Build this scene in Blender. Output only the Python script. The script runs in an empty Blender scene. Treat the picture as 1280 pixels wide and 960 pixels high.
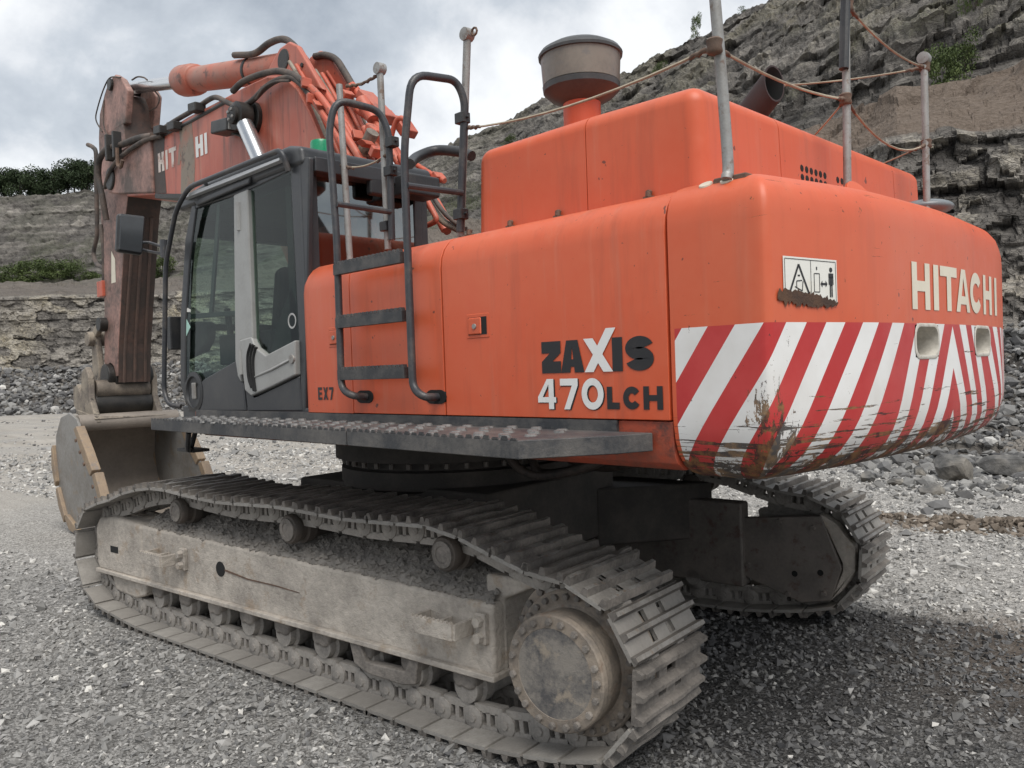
import bpy, math, random
import numpy as np
from mathutils import Vector, Matrix, Euler
random.seed(7); RNG = np.random.default_rng(11)
S = bpy.context.scene; COL = S.collection
R = math.radians
SLEW = R(6.012)          # the upper structure is slewed this much against the tracks

# ------------------------------------------------------------------ camera, sky, sun, exposure
cd = bpy.data.cameras.new('camera'); cam = bpy.data.objects.new('camera', cd); COL.objects.link(cam)
S.camera = cam
cd.sensor_fit = 'HORIZONTAL'; cd.sensor_width = 36.0; cd.lens = 36.0 * 1017.9 / 1280.0
cd.clip_start = 0.05; cd.clip_end = 3000
_yaw, _pit, _rol = R(-45.0238), R(-1.0667), R(-2.0178)
_f = Vector((math.cos(_yaw)*math.cos(_pit), math.sin(_yaw)*math.cos(_pit), math.sin(_pit)))
_r = Vector((math.sin(_yaw), -math.cos(_yaw), 0)); _u = _r.cross(_f)
_c, _s = math.cos(_rol), math.sin(_rol)
_r, _u = _r*_c + _u*_s, _u*_c - _r*_s
M = Matrix((_r, _u, -_f)).transposed().to_4x4(); M.translation = (-4.7424, 4.1049, 1.8971)
cam.matrix_world = M

SUN_EL, SUN_AZ = R(58), R(150)   # azimuth of the sun in the xy plane, counter-clockwise from +X
W = bpy.data.worlds.new('World'); S.world = W; W.use_nodes = True
wt = W.node_tree; wt.nodes.clear()
def WN(t, **k):
    n = wt.nodes.new(t)
    for a, b in k.items(): setattr(n, a, b)
    return n
def wl(a, b): wt.links.new(a, b)
def wmath(op, a, b=None, c=None):
    n = WN('ShaderNodeMath', operation=op)
    for i, q in enumerate((a, b, c)):
        if q is None: continue
        if isinstance(q, (int, float)): n.inputs[i].default_value = q
        else: wl(q, n.inputs[i])
    return n.outputs[0]
sky = WN('ShaderNodeTexSky', sky_type='NISHITA'); sky.sun_disc = False
sky.sun_elevation = SUN_EL; sky.sun_rotation = R(90) - SUN_AZ; sky.air_density = 1.2; sky.dust_density = 3.0
tc = WN('ShaderNodeTexCoord'); sp = WN('ShaderNodeSeparateXYZ'); wl(tc.outputs['Generated'], sp.inputs[0])
den = wmath('ADD', wmath('MAXIMUM', sp.outputs[2], 0.0), 0.75)
cx = wmath('DIVIDE', sp.outputs[0], den); cy = wmath('DIVIDE', sp.outputs[1], den)
cb = WN('ShaderNodeCombineXYZ'); wl(cx, cb.inputs[0]); wl(cy, cb.inputs[1]); cb.inputs[2].default_value = 3.7
def wnoise(scale, det, rough, off, dist=0.0):
    mp = WN('ShaderNodeMapping'); mp.inputs['Location'].default_value = off; wl(cb.outputs[0], mp.inputs[0])
    n = WN('ShaderNodeTexNoise'); n.inputs['Scale'].default_value = scale; n.inputs['Detail'].default_value = det
    n.inputs['Roughness'].default_value = rough; n.inputs['Distortion'].default_value = dist
    wl(mp.outputs[0], n.inputs['Vector']); return n.outputs['Fac']
big = wnoise(2.6, 7, .55, (4.3, 1.2, 0), .2); fine = wnoise(7.5, 6, .6, (1.1, 7.7, 2), .1)
mixv = wmath('ADD', wmath('MULTIPLY', big, .72), wmath('MULTIPLY', fine, .28))
rp = WN('ShaderNodeValToRGB'); wl(mixv, rp.inputs[0])
e = rp.color_ramp.elements; e[0].position = .34; e[0].color = (.175, .20, .235, 1); e[1].position = .585; e[1].color = (.54, .55, .56, 1)
m_ = e.new(.47); m_.color = (.33, .355, .385, 1); m_ = e.new(.52); m_.color = (.435, .45, .47, 1)
bg1 = WN('ShaderNodeBackground'); wl(sky.outputs[0], bg1.inputs[0]); bg1.inputs[1].default_value = 0.06
bg2 = WN('ShaderNodeBackground'); wl(rp.outputs[0], bg2.inputs[0]); bg2.inputs[1].default_value = 1.0
mxs = WN('ShaderNodeMixShader'); mxs.inputs[0].default_value = .90
wl(bg1.outputs[0], mxs.inputs[1]); wl(bg2.outputs[0], mxs.inputs[2])
wo = WN('ShaderNodeOutputWorld'); wl(mxs.outputs[0], wo.inputs[0])

sd = bpy.data.lights.new('sun', 'SUN'); sd.energy = 1.5; sd.angle = R(38); sd.color = (1, .97, .92)
so = bpy.data.objects.new('sun', sd); COL.objects.link(so)
so.rotation_euler = Vector((math.cos(SUN_AZ)*math.cos(SUN_EL), math.sin(SUN_AZ)*math.cos(SUN_EL), math.sin(SUN_EL))).to_track_quat('Z', 'Y').to_euler()
S.view_settings.view_transform = 'Standard'; S.view_settings.look = 'None'
S.view_settings.exposure = 1.0; S.view_settings.gamma = 1.0; S.view_settings.use_curve_mapping = False
S.cycles.max_bounces = 8; S.cycles.transparent_max_bounces = 12

# ------------------------------------------------------------------ materials
def nodes(name):
    m = bpy.data.materials.new(name); m.use_nodes = True
    return m, m.node_tree, m.node_tree.nodes['Principled BSDF']
class NT:
    def __init__(s, name):
        s.m, s.t, s.b = nodes(name); s.tc = s.t.nodes.new('ShaderNodeTexCoord')
    def n(s, t, **k):
        q = s.t.nodes.new(t)
        for a, b in k.items(): setattr(q, a, b)
        return q
    def l(s, a, b): s.t.links.new(a, b)
    def put(s, sock, v):
        if isinstance(v, (int, float)): sock.default_value = v
        elif isinstance(v, tuple): sock.default_value = v + (1,) if len(v) == 3 and len(sock.default_value) == 4 else v
        else: s.l(v, sock)
    def math(s, op, a, b=None, c=None, clamp=False):
        q = s.n('ShaderNodeMath', operation=op, use_clamp=clamp)
        for i, v in enumerate((a, b, c)):
            if v is not None: s.put(q.inputs[i], v)
        return q.outputs[0]
    def mapped(s, scale=(1, 1, 1), loc=(0, 0, 0), out='Object'):
        q = s.n('ShaderNodeMapping'); q.inputs['Scale'].default_value = scale; q.inputs['Location'].default_value = loc
        s.l(s.tc.outputs[out], q.inputs[0]); return q.outputs[0]
    def noise(s, scale, det=4, rough=.55, vec=None, dist=0):
        q = s.n('ShaderNodeTexNoise'); q.inputs['Scale'].default_value = scale; q.inputs['Detail'].default_value = det
        q.inputs['Roughness'].default_value = rough; q.inputs['Distortion'].default_value = dist
        s.l(vec if vec is not None else s.tc.outputs['Object'], q.inputs['Vector']); return q.outputs['Fac']
    def voro(s, scale, feature='F1', out='Distance', vec=None, rnd=1):
        q = s.n('ShaderNodeTexVoronoi', feature=feature); q.inputs['Scale'].default_value = scale; q.inputs['Randomness'].default_value = rnd
        s.l(vec if vec is not None else s.tc.outputs['Object'], q.inputs['Vector']); return q.outputs[out]
    def ramp(s, v, *stops):
        q = s.n('ShaderNodeValToRGB'); s.l(v, q.inputs[0]); e = q.color_ramp.elements
        while len(e) < len(stops): e.new(.5)
        for i, (p, c) in enumerate(stops):
            e[i].position = p; e[i].color = (c, c, c, 1) if isinstance(c, (int, float)) else tuple(c) + (1,)
        return q.outputs[0]
    def step(s, v, lo, hi):
        q = s.n('ShaderNodeMapRange'); s.put(q.inputs[0], v); q.inputs[1].default_value = lo; q.inputs[2].default_value = hi
        q.inputs[3].default_value = 0; q.inputs[4].default_value = 1; q.clamp = True; return q.outputs[0]
    def mix(s, f, a, b, mode='MIX'):
        q = s.n('ShaderNodeMix', data_type='RGBA', blend_type=mode); s.put(q.inputs[0], f)
        s.put(q.inputs[6], a); s.put(q.inputs[7], b); return q.outputs[2]
    def attr(s, name, out='Fac'):
        q = s.n('ShaderNodeAttribute', attribute_name=name); return q.outputs[out]
    def bump(s, h, strength=.4, dist=.01, nrm=None):
        q = s.n('ShaderNodeBump'); q.inputs['Strength'].default_value = strength; q.inputs['Distance'].default_value = dist
        s.l(h, q.inputs['Height'])
        if nrm is not None: s.l(nrm, q.inputs['Normal'])
        return q.outputs[0]
    def up(s):
        g = s.n('ShaderNodeNewGeometry'); q = s.n('ShaderNodeSeparateXYZ'); s.l(g.outputs['Normal'], q.inputs[0]); return q.outputs[2]
    def done(s, col=None, rough=None, metal=None, nrm=None, spec=None):
        b = s.b.inputs
        if col is not None: s.put(b['Base Color'], col)
        if rough is not None: s.put(b['Roughness'], rough)
        if metal is not None: s.put(b['Metallic'], metal)
        if spec is not None: s.put(b['Specular IOR Level'], spec)
        if nrm is not None: s.l(nrm, b['Normal'])
        return s.m

def paint_nodes(k, col, fade, grime, chips=.5, streak=.5):
    """old machine paint: tonal drift, vertical grime streaks, small dark chips"""
    a = k.noise(1.1, 5, .6); b = k.noise(14, 4, .6)
    c = k.mix(k.step(k.math('ADD', a, k.math('MULTIPLY', b, .25)), .45, .85), col, fade)
    st = k.noise(1, 5, .65, vec=k.mapped((9, 9, .9)))
    c = k.mix(k.math('MULTIPLY', k.step(st, .52, .8), streak), c, grime)
    s2 = k.noise(1, 5, .7, vec=k.mapped((14, 14, .7), (5, 2, 0))); c = k.mix(k.math('MULTIPLY', k.step(s2, .55, .85), streak*.55), c, (.50, .30, .21))
    ch = k.noise(38, 3, .6); c = k.mix(k.math('MULTIPLY', k.step(ch, .715, .73), chips), c, (.05, .03, .025))
    ch2 = k.noise(13, 2, .5); c = k.mix(k.math('MULTIPLY', k.step(ch2, .735, .742), chips), c, (.045, .028, .022))
    sc = k.noise(1, 4, .7, vec=k.mapped((30, 30, 150)))
    c = k.mix(k.math('MULTIPLY', k.step(sc, .74, .76), .55), c, fade)
    return c, k.math('ADD', k.math('MULTIPLY', b, .25), .33), k.noise(5, 3)
ORANGE, ORFADE, ORGRIME = (.57, .082, .024), (.60, .128, .057), (.27, .062, .032)
def mat_paint(name, col=ORANGE, fade=ORFADE, grime=ORGRIME, chips=.75, streak=.5):
    k = NT(name); c, r, h = paint_nodes(k, col, fade, grime, chips, streak)
    up = k.step(k.up(), .75, 1.0); c = k.mix(k.math('MULTIPLY', up, k.math('MULTIPLY', k.step(k.noise(6, 5, .6), .4, .75), .22)), c, (.42, .30, .22))
    return k.done(c, r, None, k.bump(k.math('ADD', h, k.math('MULTIPLY', k.noise(1.7, 2), 2.5)), .07, .02))
def mat_worn(name, col, dirt, dlo=.45, dhi=.7, sc=3.0, rough=.7, bump=.25, rust=None, metal=0.0, vary=0.0):
    k = NT(name); a = k.noise(sc, 7, .62); f = k.noise(sc*12, 4, .6)
    c = k.mix(k.step(k.math('ADD', k.math('MULTIPLY', a, .75), k.math('MULTIPLY', f, .25)), dlo, dhi), col, dirt)
    if rust: c = k.mix(k.math('MULTIPLY', k.step(k.noise(sc*2.3, 6, .65), .56, .66), .8), c, rust)
    if vary:
        oi = k.n('ShaderNodeObjectInfo'); c = k.mix(k.math('MULTIPLY', oi.outputs['Random'], vary), c, dirt)
    return k.done(c, k.math('ADD', k.math('MULTIPLY', f, .2), rough - .1), metal, k.bump(k.math('ADD', f, k.math('MULTIPLY', k.noise(sc*45, 3), .5)), bump, .01))
MAT = {}
MAT['orange'] = mat_paint('orange_paint')
MAT['boom'] = mat_paint('boom_paint', (.40, .085, .05), (.48, .165, .115), (.07, .045, .035), .8, 1.0)
MAT['arm'] = mat_worn('arm_paint', (.38, .215, .178), (.10, .072, .06), .38, .60, 1.9, .6, .15, (.10, .06, .05))
MAT['arm_rear'] = mat_worn('arm_rear_scuffed', (.05, .036, .03), (.13, .07, .052), .45, .7, 2.0, .6, .35, (.03, .027, .025))
MAT['pipe'] = mat_worn('orange_hose_paint', (.52, .105, .06), (.42, .14, .09), .4, .7, 6, .5, .12, (.16, .07, .05))
MAT['hose'] = mat_worn('hose_rubber', (.045, .04, .037), (.17, .125, .1), .42, .7, 5, .7, .15)
MAT['black'] = mat_worn('black_paint', (.018, .019, .021), (.06, .058, .055), .45, .75, 5, .45, .1)
MAT['rail'] = mat_worn('rail_black_paint', (.035, .037, .042), (.13, .11, .095), .5, .8, 8, .42, .12)
MAT['cab'] = mat_worn('cab_dark_grey', (.032, .034, .038), (.075, .073, .07), .5, .8, 3, .4, .05)
MAT['cabgrey'] = mat_worn('cab_silver_grey', (.31, .31, .298), (.22, .214, .20), .45, .8, 4, .38, .06)
MAT['steel'] = mat_worn('galvanised_post', (.33, .33, .32), (.2, .18, .16), .4, .7, 9, .5, .15, (.16, .1, .07), .3)
MAT['chrome'] = mat_worn('rod_chrome', (.62, .63, .64), (.45, .44, .42), .55, .9, 5, .22, .03, None, .9)
MAT['grease'] = mat_worn('greasy_pin', (.012, .011, .01), (.04, .034, .028), .45, .75, 8, .45, .3)
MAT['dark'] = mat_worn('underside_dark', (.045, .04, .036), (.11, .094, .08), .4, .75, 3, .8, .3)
MAT['deck'] = mat_worn('deck_plate', (.035, .037, .041), (.15, .138, .125), .42, .72, 4, .55, .25)
MAT['tread'] = mat_worn('tread_black', (.028, .03, .033), (.12, .11, .1), .45, .75, 10, .5, .2)
MAT['shoeplate'] = mat_worn('shoe_plate_worn', (.37, .35, .32), (.19, .175, .158), .42, .7, 5, .6, .3, None, 0, .7)
MAT['grousertop'] = mat_worn('grouser_worn_steel', (.40, .385, .36), (.17, .155, .138), .40, .62, 9, .45, .35, (.26, .18, .12), .25, .6)
MAT['muddy'] = mat_worn('dusty_track_steel', (.32, .285, .25), (.095, .086, .078), .38, .66, 4.5, .85, .6, None, 0, .5)
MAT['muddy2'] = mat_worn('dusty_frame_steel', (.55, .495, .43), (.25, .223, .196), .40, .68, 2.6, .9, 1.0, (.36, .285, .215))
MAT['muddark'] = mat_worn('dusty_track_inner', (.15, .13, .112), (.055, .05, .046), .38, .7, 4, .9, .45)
MAT['link'] = mat_worn('dusty_link', (.34, .312, .28), (.14, .13, .12), .4, .7, 7, .75, .45)
MAT['drive'] = mat_worn('worn_drive_cover', (.27, .245, .215), (.10, .097, .098), .44, .58, 4.2, .5, .3, (.38, .32, .25), .15)
MAT['drum'] = mat_worn('dusty_drum', (.30, .25, .20), (.12, .107, .095), .42, .66, 4.5, .7, .4, (.2, .14, .1), .05)
MAT['dirt'] = mat_worn('packed_dirt', (.36, .33, .295), (.19, .174, .157), .35, .7, 9, .95, 1.0)
MAT['bucket'] = mat_worn('bucket_steel', (.27, .26, .245), (.16, .142, .122), .42, .7, 2.2, .5, .2, (.24, .19, .14), .3)
MAT['bucket_in'] = mat_worn('bucket_inside', (.30, .26, .22), (.19, .165, .145), .4, .7, 1.8, .6, .2, None, .2)
MAT['cutter'] = mat_worn('cutter_rust', (.30, .22, .145), (.18, .135, .1), .4, .7, 5, .65, .3, (.2, .17, .15))
MAT['linkage'] = mat_worn('linkage_dusty', (.3, .255, .2), (.12, .1, .085), .4, .62, 4, .7, .35, (.02, .018, .016))
MAT['rope'] = mat_worn('rope', (.42, .36, .27), (.30, .24, .18), .4, .7, 20, .9, .3)
MAT['rust'] = mat_worn('rusty_clamp', (.16, .10, .07), (.08, .055, .043), .4, .7, 14, .8, .3)
MAT['exhaust'] = mat_worn('exhaust_rust', (.022, .013, .013), (.045, .02, .018), .4, .7, 6, .7, .2)
MAT['cleaner'] = mat_worn('cleaner_bowl', (.20, .175, .145), (.10, .09, .078), .4, .75, 4, .35, .06, (.15, .14, .13))
MAT['cleaner_cap'] = mat_worn('cleaner_cap', (.04, .042, .044), (.08, .076, .072), .4, .7, 5, .4, .1)
MAT['white'] = mat_worn('white_letter', (.72, .72, .70), (.6, .58, .55), .5, .8, 6, .45, .04)
MAT['cream'] = mat_worn('cream_letter', (.68, .62, .5), (.56, .5, .4), .5, .8, 6, .45, .04)
MAT['blackletter'] = mat_worn('black_letter', (.014, .014, .016), (.04, .03, .028), .55, .8, 8, .45, .04)
MAT['oldletter'] = mat_worn('worn_white_letter', (.62, .55, .5), (.33, .15, .11), .5, .62, 7, .6, .06)
MAT['seat'] = mat_worn('seat_fabric', (.02, .02, .022), (.035, .034, .034), .4, .7, 8, .9, .1)
MAT['green'] = mat_worn('green_lens', (.01, .22, .1), (.02, .3, .15), .4, .7, 8, .25, .02)
MAT['sticker'] = mat_worn('mint_sticker', (.36, .6, .52), (.45, .65, .58), .4, .7, 9, .5, .02)
MAT['mirror'] = mat_worn('mirror_glass', (.05, .055, .06), (.04, .042, .045), .4, .7, 2, .16, .01, None, .0)
MAT['lens'] = mat_worn('lamp_lens', (.42, .42, .41), (.3, .29, .27), .4, .7, 6, .2, .03)
MAT['domegrey'] = mat_worn('dome_grey', (.17, .19, .2), (.13, .14, .15), .4, .7, 4, .35, .03)
MAT['seam'] = mat_worn('seam_black', (.006, .006, .006), (.012, .012, .012), .4, .7, 4, .8, .02)
def mat_glass(name, tint, gloss=.08):
    k = NT(name); t = k.t; t.nodes.remove(k.b)
    tr = k.n('ShaderNodeBsdfTransparent'); tr.inputs[0].default_value = tint + (1,)
    gl = k.n('ShaderNodeBsdfGlossy'); gl.inputs['Roughness'].default_value = .03; gl.inputs[0].default_value = (.9, .95, .95, 1)
    df = k.n('ShaderNodeBsdfDiffuse'); df.inputs[0].default_value = (.16, .19, .17, 1)   # dust on the pane
    fr = k.n('ShaderNodeFresnel'); fr.inputs[0].default_value = 1.5
    m0 = k.n('ShaderNodeMixShader'); k.l(k.math('MULTIPLY', k.step(k.noise(3, 6, .6), .3, .8), .022), m0.inputs[0]); k.l(tr.outputs[0], m0.inputs[1]); k.l(df.outputs[0], m0.inputs[2])
    m1 = k.n('ShaderNodeMixShader'); geo = k.n('ShaderNodeNewGeometry'); k.l(k.math('MULTIPLY', k.math('ADD', k.math('MULTIPLY', fr.outputs[0], .6), gloss, clamp=True), k.math('SUBTRACT', 1.0, geo.outputs['Backfacing'])), m1.inputs[0]); k.l(m0.outputs[0], m1.inputs[1]); k.l(gl.outputs[0], m1.inputs[2])
    o = [n for n in t.nodes if n.type == 'OUTPUT_MATERIAL'][0]; k.l(m1.outputs[0], o.inputs[0]); return k.m
MAT['glass'] = mat_glass('cab_glass', (.66, .74, .70), .0); MAT['glassclear'] = mat_glass('clear_glass', (.90, .95, .93), -.02); MAT['rearglass'] = mat_glass('rear_glass', (.30, .34, .34), .22)

def mat_counterweight():
    k = NT('counterweight_paint'); c, r, h = paint_nodes(k, ORANGE, ORFADE, ORGRIME, .75, .25)
    uv = k.n('ShaderNodeSeparateXYZ'); k.l(k.tc.outputs['UV'], uv.inputs[0]); phl, z = uv.outputs[0], uv.outputs[1]
    u2 = k.n('ShaderNodeUVMap', uv_map='rear_chevron'); s2 = k.n('ShaderNodeSeparateXYZ'); k.l(u2.outputs[0], s2.inputs[0])
    lft = k.math('LESS_THAN', phl, 15.97); ph = k.math('ADD', k.math('MULTIPLY', phl, lft), k.math('MULTIPLY', s2.outputs[0], k.math('SUBTRACT', 1.0, lft)))
    pos = k.n('ShaderNodeSeparateXYZ'); k.l(k.tc.outputs['Object'], pos.inputs[0]); X, Y = pos.outputs[0], pos.outputs[1]
    wh = k.math('LESS_THAN', k.math('FRACT', ph), .5)
    ton = k.noise(3, 5, .6)
    stripe = k.mix(wh, k.mix(k.step(ton, .4, .7), (.43, .022, .022), (.5, .05, .045)), k.mix(k.step(ton, .4, .75), (.74, .735, .72), (.62, .6, .57)))
    band = k.math('MULTIPLY', k.math('LESS_THAN', z, 2.028), k.math('LESS_THAN', X, -2.99))
    c = k.mix(band, c, stripe)
    # horizontal scrapes down to rust along the lower half and at the near corner
    sx = k.noise(1, 7, .70, vec=k.mapped((2.0, 2.0, 46), (3, 1, 0)))
    low = k.step(z, 1.82, 1.56)
    scr = k.math('GREATER_THAN', k.math('ADD', sx, k.math('MULTIPLY', low, .17)), .675)
    dx = k.math('ABSOLUTE', k.math('ADD', X, 3.385)); dy = k.math('ABSOLUTE', k.math('SUBTRACT', Y, 1.43))
    near = k.step(k.math('ADD', dx, dy), .21, .01)
    pat = k.noise(1, 8, .74, vec=k.mapped((20, 20, 9)))
    cor = k.math('MULTIPLY', near, k.step(z, 2.0, 1.5))
    corm = k.math('GREATER_THAN', k.math('ADD', pat, k.math('MULTIPLY', cor, .33)), .675)
    bot = k.math('GREATER_THAN', k.math('ADD', k.noise(19, 7, .72), k.math('MULTIPLY', k.step(z, 1.60, 1.455), .30)), .69)
    rust = k.mix(k.step(k.noise(14, 6, .7), .45, .62), (.03, .021, .017), (.23, .125, .045))
    msk = k.math('MAXIMUM', k.math('MAXIMUM', scr, corm), bot)
    c = k.mix(k.math('MULTIPLY', msk, .93), c, rust)
    return k.done(c, k.math('ADD', r, k.math('MULTIPLY', msk, .3)), None, k.bump(k.math('SUBTRACT', k.math('MULTIPLY', h, .3), k.math('MULTIPLY', msk, .5)), .25, .006))
MAT['cw'] = mat_counterweight()
MAT['recess'] = mat_worn('recess_white', (.56, .53, .47), (.2, .17, .13), .45, .75, 6, .6, .1)
MAT['signwhite'] = mat_worn('sign_white', (.72, .71, .66), (.62, .58, .46), .5, .8, 5, .45, .03)
MAT['scrape'] = mat_worn('rust_scrape', (.055, .03, .02), (.12, .06, .03), .4, .7, 12, .8, .4)
MAT['skirt'] = mat_worn('skirt_orange_scuffed', (.42, .075, .035), (.12, .08, .06), .42, .64, 2.5, .6, .2, (.05, .04, .035))
MAT['deckstud'] = mat_worn('stud_worn', (.17, .165, .16), (.05, .05, .05), .4, .7, 6, .5, .2)
MAT['edge_sheen'] = mat_worn('sheen_pale', (.55, .56, .57), (.4, .4, .4), .5, .8, 4, .3, .03)
MAT['boomcyl'] = mat_worn('cylinder_paint', (.42, .13, .085), (.3, .19, .15), .42, .72, 3, .5, .08, (.09, .06, .05))
MAT['patch'] = mat_worn('bare_metal_patch', (.23, .19, .15), (.33, .13, .09), .48, .7, 4, .6, .15, (.06, .05, .045))
MAT['arm_bar'] = mat_worn('wear_bar_rust', (.11, .066, .05), (.045, .034, .03), .4, .7, 3, .6, .3)
MAT['rustpin'] = mat_worn('pin_rust', (.16, .085, .05), (.3, .24, .18), .4, .7, 8, .6, .2)
MAT['linkage2'] = mat_worn('hinge_dusty', (.2, .165, .13), (.06, .05, .042), .4, .65, 6, .6, .25)
MAT['rollergrime'] = mat_worn('roller_grime', (.1, .082, .068), (.05, .043, .038), .4, .7, 6, .7, .3)
MAT['guard'] = mat_worn('guard_steel_dull', (.19, .165, .145), (.10, .09, .08), .4, .7, 4, .6, .2, (.1, .06, .045))
MAT['reddark'] = mat_worn('red_oxide_grimed', (.06, .018, .015), (.03, .022, .02), .38, .6, 4, .7, .25)

# ------------------------------------------------------------------ geometry helpers
def V(*a): return Vector(a[0] if len(a) == 1 else a)
class G:
    """collects vertices and faces for ONE mesh"""
    def __init__(s): s.v = []; s.f = []; s.mi = []; s.cur = 0
    def add(s, vs, fs):
        o = len(s.v); s.v += [tuple(p) for p in vs]; s.f += [tuple(i + o for i in f) for f in fs]; s.mi += [s.cur]*len(fs); return s
    def box(s, x0, x1, y0, y1, z0, z1):
        x0, x1 = min(x0, x1), max(x0, x1); y0, y1 = min(y0, y1), max(y0, y1); z0, z1 = min(z0, z1), max(z0, z1)
        v = [(x, y, z) for x in (x0, x1) for y in (y0, y1) for z in (z0, z1)]
        return s.add(v, [(0, 1, 3, 2), (4, 6, 7, 5), (0, 4, 5, 1), (2, 3, 7, 6), (0, 2, 6, 4), (1, 5, 7, 3)])
    def obox(s, c, a, b, d):
        c, a, b, d = V(c), V(a), V(b), V(d)
        if a.cross(b).dot(d) < 0: d = -d
        v = [c + a*i + b*j + d*k for i in (-1, 1) for j in (-1, 1) for k in (-1, 1)]
        return s.add(v, [(0, 1, 3, 2), (4, 6, 7, 5), (0, 4, 5, 1), (2, 3, 7, 6), (0, 2, 6, 4), (1, 5, 7, 3)])
    def prism(s, poly, a, b, plane='xz'):
        """2D outline extruded along the third axis from a to b"""
        n = len(poly)
        ar = sum(poly[i][0]*poly[(i+1) % n][1] - poly[(i+1) % n][0]*poly[i][1] for i in range(n))
        if ar < 0: poly = poly[::-1]
        def P(p, t): return {'xz': (p[0], t, p[1]), 'xy': (p[0], p[1], t), 'yz': (t, p[0], p[1])}[plane]
        if (plane == 'xz') == (b > a): a, b = b, a
        v = [P(p, a) for p in poly] + [P(p, b) for p in poly]
        return s.add(v, [tuple(range(n))[::-1], tuple(range(n, 2*n))] + [(i, (i+1) % n, n + (i+1) % n, n + i) for i in range(n)])
    def cyl(s, p0, p1, r0, r1=None, n=16, caps=True):
        return s.lathe([(r0, 0), (r0 if r1 is None else r1, 1)], p0, V(p1) - V(p0), n, caps)
    def lathe(s, prof, o, ax, n=20, caps=True):
        """profile [(radius, position along ax in units of ax)]"""
        o, ax = V(o), V(ax); u = ax.normalized(); e1 = u.orthogonal().normalized(); e2 = u.cross(e1)
        v = [o + ax*h + (e1*math.cos(6.283185*i/n) + e2*math.sin(6.283185*i/n))*r for r, h in prof for i in range(n)]
        f = [(j*n + i, j*n + (i+1) % n, (j+1)*n + (i+1) % n, (j+1)*n + i) for j in range(len(prof)-1) for i in range(n)]
        if caps: f += [tuple(range(n))[::-1], tuple(range((len(prof)-1)*n, len(prof)*n))]
        return s.add(v, f)
    def tube(s, path, r, n=8, caps=True):
        P = [V(p) for p in path]; m = len(P); rs = r if isinstance(r, (list, tuple)) else [r]*m
        t = [(P[min(i+1, m-1)] - P[max(i-1, 0)]).normalized() for i in range(m)]
        e = t[0].orthogonal().normalized(); v = []
        for i in range(m):
            e = (e - t[i]*e.dot(t[i])).normalized(); b = t[i].cross(e)
            v += [P[i] + (e*math.cos(6.283185*k/n) + b*math.sin(6.283185*k/n))*rs[i] for k in range(n)]
        f = [(j*n + k, j*n + (k+1) % n, (j+1)*n + (k+1) % n, (j+1)*n + k) for j in range(m-1) for k in range(n)]
        if caps: f += [tuple(range(n))[::-1], tuple(range((m-1)*n, m*n))]
        return s.add(v, f)
    def ball(s, c, r, n=10, sc=(1, 1, 1)):
        c = V(c); m = max(4, n//2)
        v = [c + V(math.cos(6.283185*i/n)*math.sin(math.pi*j/m)*r*sc[0], math.sin(6.283185*i/n)*math.sin(math.pi*j/m)*r*sc[1], math.cos(math.pi*j/m)*r*sc[2]) for j in range(1, m) for i in range(n)]
        top, bot = c + V(0, 0, r*sc[2]), c - V(0, 0, r*sc[2]); k = len(v); v += [top, bot]
        f = [(j*n + i, (j+1)*n + i, (j+1)*n + (i+1) % n, j*n + (i+1) % n) for j in range(m-2) for i in range(n)]
        f += [(k, i, (i+1) % n) for i in range(n)] + [(k+1, (m-2)*n + (i+1) % n, (m-2)*n + i) for i in range(n)]
        return s.add(v, f)
def cr(pts, n=6):
    """Catmull-Rom through the points"""
    P = [V(p) for p in pts]; P = [P[0]*2 - P[1]] + P + [P[-1]*2 - P[-2]]; out = []
    for i in range(1, len(P)-2):
        for k in range(n):
            t = k/n; a, b, c, d = P[i-1:i+3]
            out.append(((b*2) + (c - a)*t + (a*2 - b*5 + c*4 - d)*t*t + (b*3 - a - c*3 + d)*t**3)*.5)
    return out + [P[-2]]
def bend(pts, r=.06, n=6):
    """polyline with rounded corners, for bent tube"""
    P = [V(p) for p in pts]; out = [P[0]]
    for i in range(1, len(P)-1):
        a, b, c = P[i-1], P[i], P[i+1]; d1 = (a - b); d2 = (c - b)
        q = min(r, d1.length*.48, d2.length*.48); p0 = b + d1.normalized()*q; p1 = b + d2.normalized()*q
        out += [p0*(1-t)**2 + b*2*t*(1-t) + p1*t*t for t in (k/n for k in range(n+1))]
    return out + [P[-1]]
def mesh(name, g, mats, smooth=35, uv=None):
    me = bpy.data.meshes.new(name); me.from_pydata(g.v, [], g.f)
    for m in (mats if isinstance(mats, (list, tuple)) else [mats]): me.materials.append(MAT[m] if isinstance(m, str) else m)
    if any(g.mi): me.polygons.foreach_set('material_index', g.mi)
    if smooth:
        me.polygons.foreach_set('use_smooth', [True]*len(g.f)); me.set_sharp_from_angle(angle=R(smooth))
    me.update(); return me
def obj(name, g, mats, parent=None, bevel=0, seg=2, smooth=35, kind=None, label=None):
    me = g if isinstance(g, bpy.types.Mesh) else mesh(name, g, mats, smooth)
    o = bpy.data.objects.new(name, me); COL.objects.link(o)
    if parent: o.parent = parent
    if bevel:
        b = o.modifiers.new('bevel', 'BEVEL'); b.width = bevel; b.segments = seg; b.limit_method = 'ANGLE'; b.angle_limit = R(35); b.harden_normals = True
    if kind: o['kind'] = kind
    if label: o['label'] = label
    return o
def empty(name, loc=(0, 0, 0), parent=None, rz=0):
    o = bpy.data.objects.new(name, None); COL.objects.link(o); o.location = loc; o.rotation_euler = (0, 0, rz); o.empty_display_size = .2
    if parent: o.parent = parent
    return o
def tag(o, label, cat, group=None):
    o['label'] = label; o['category'] = cat
    if group: o['group'] = group
    return o
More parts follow.
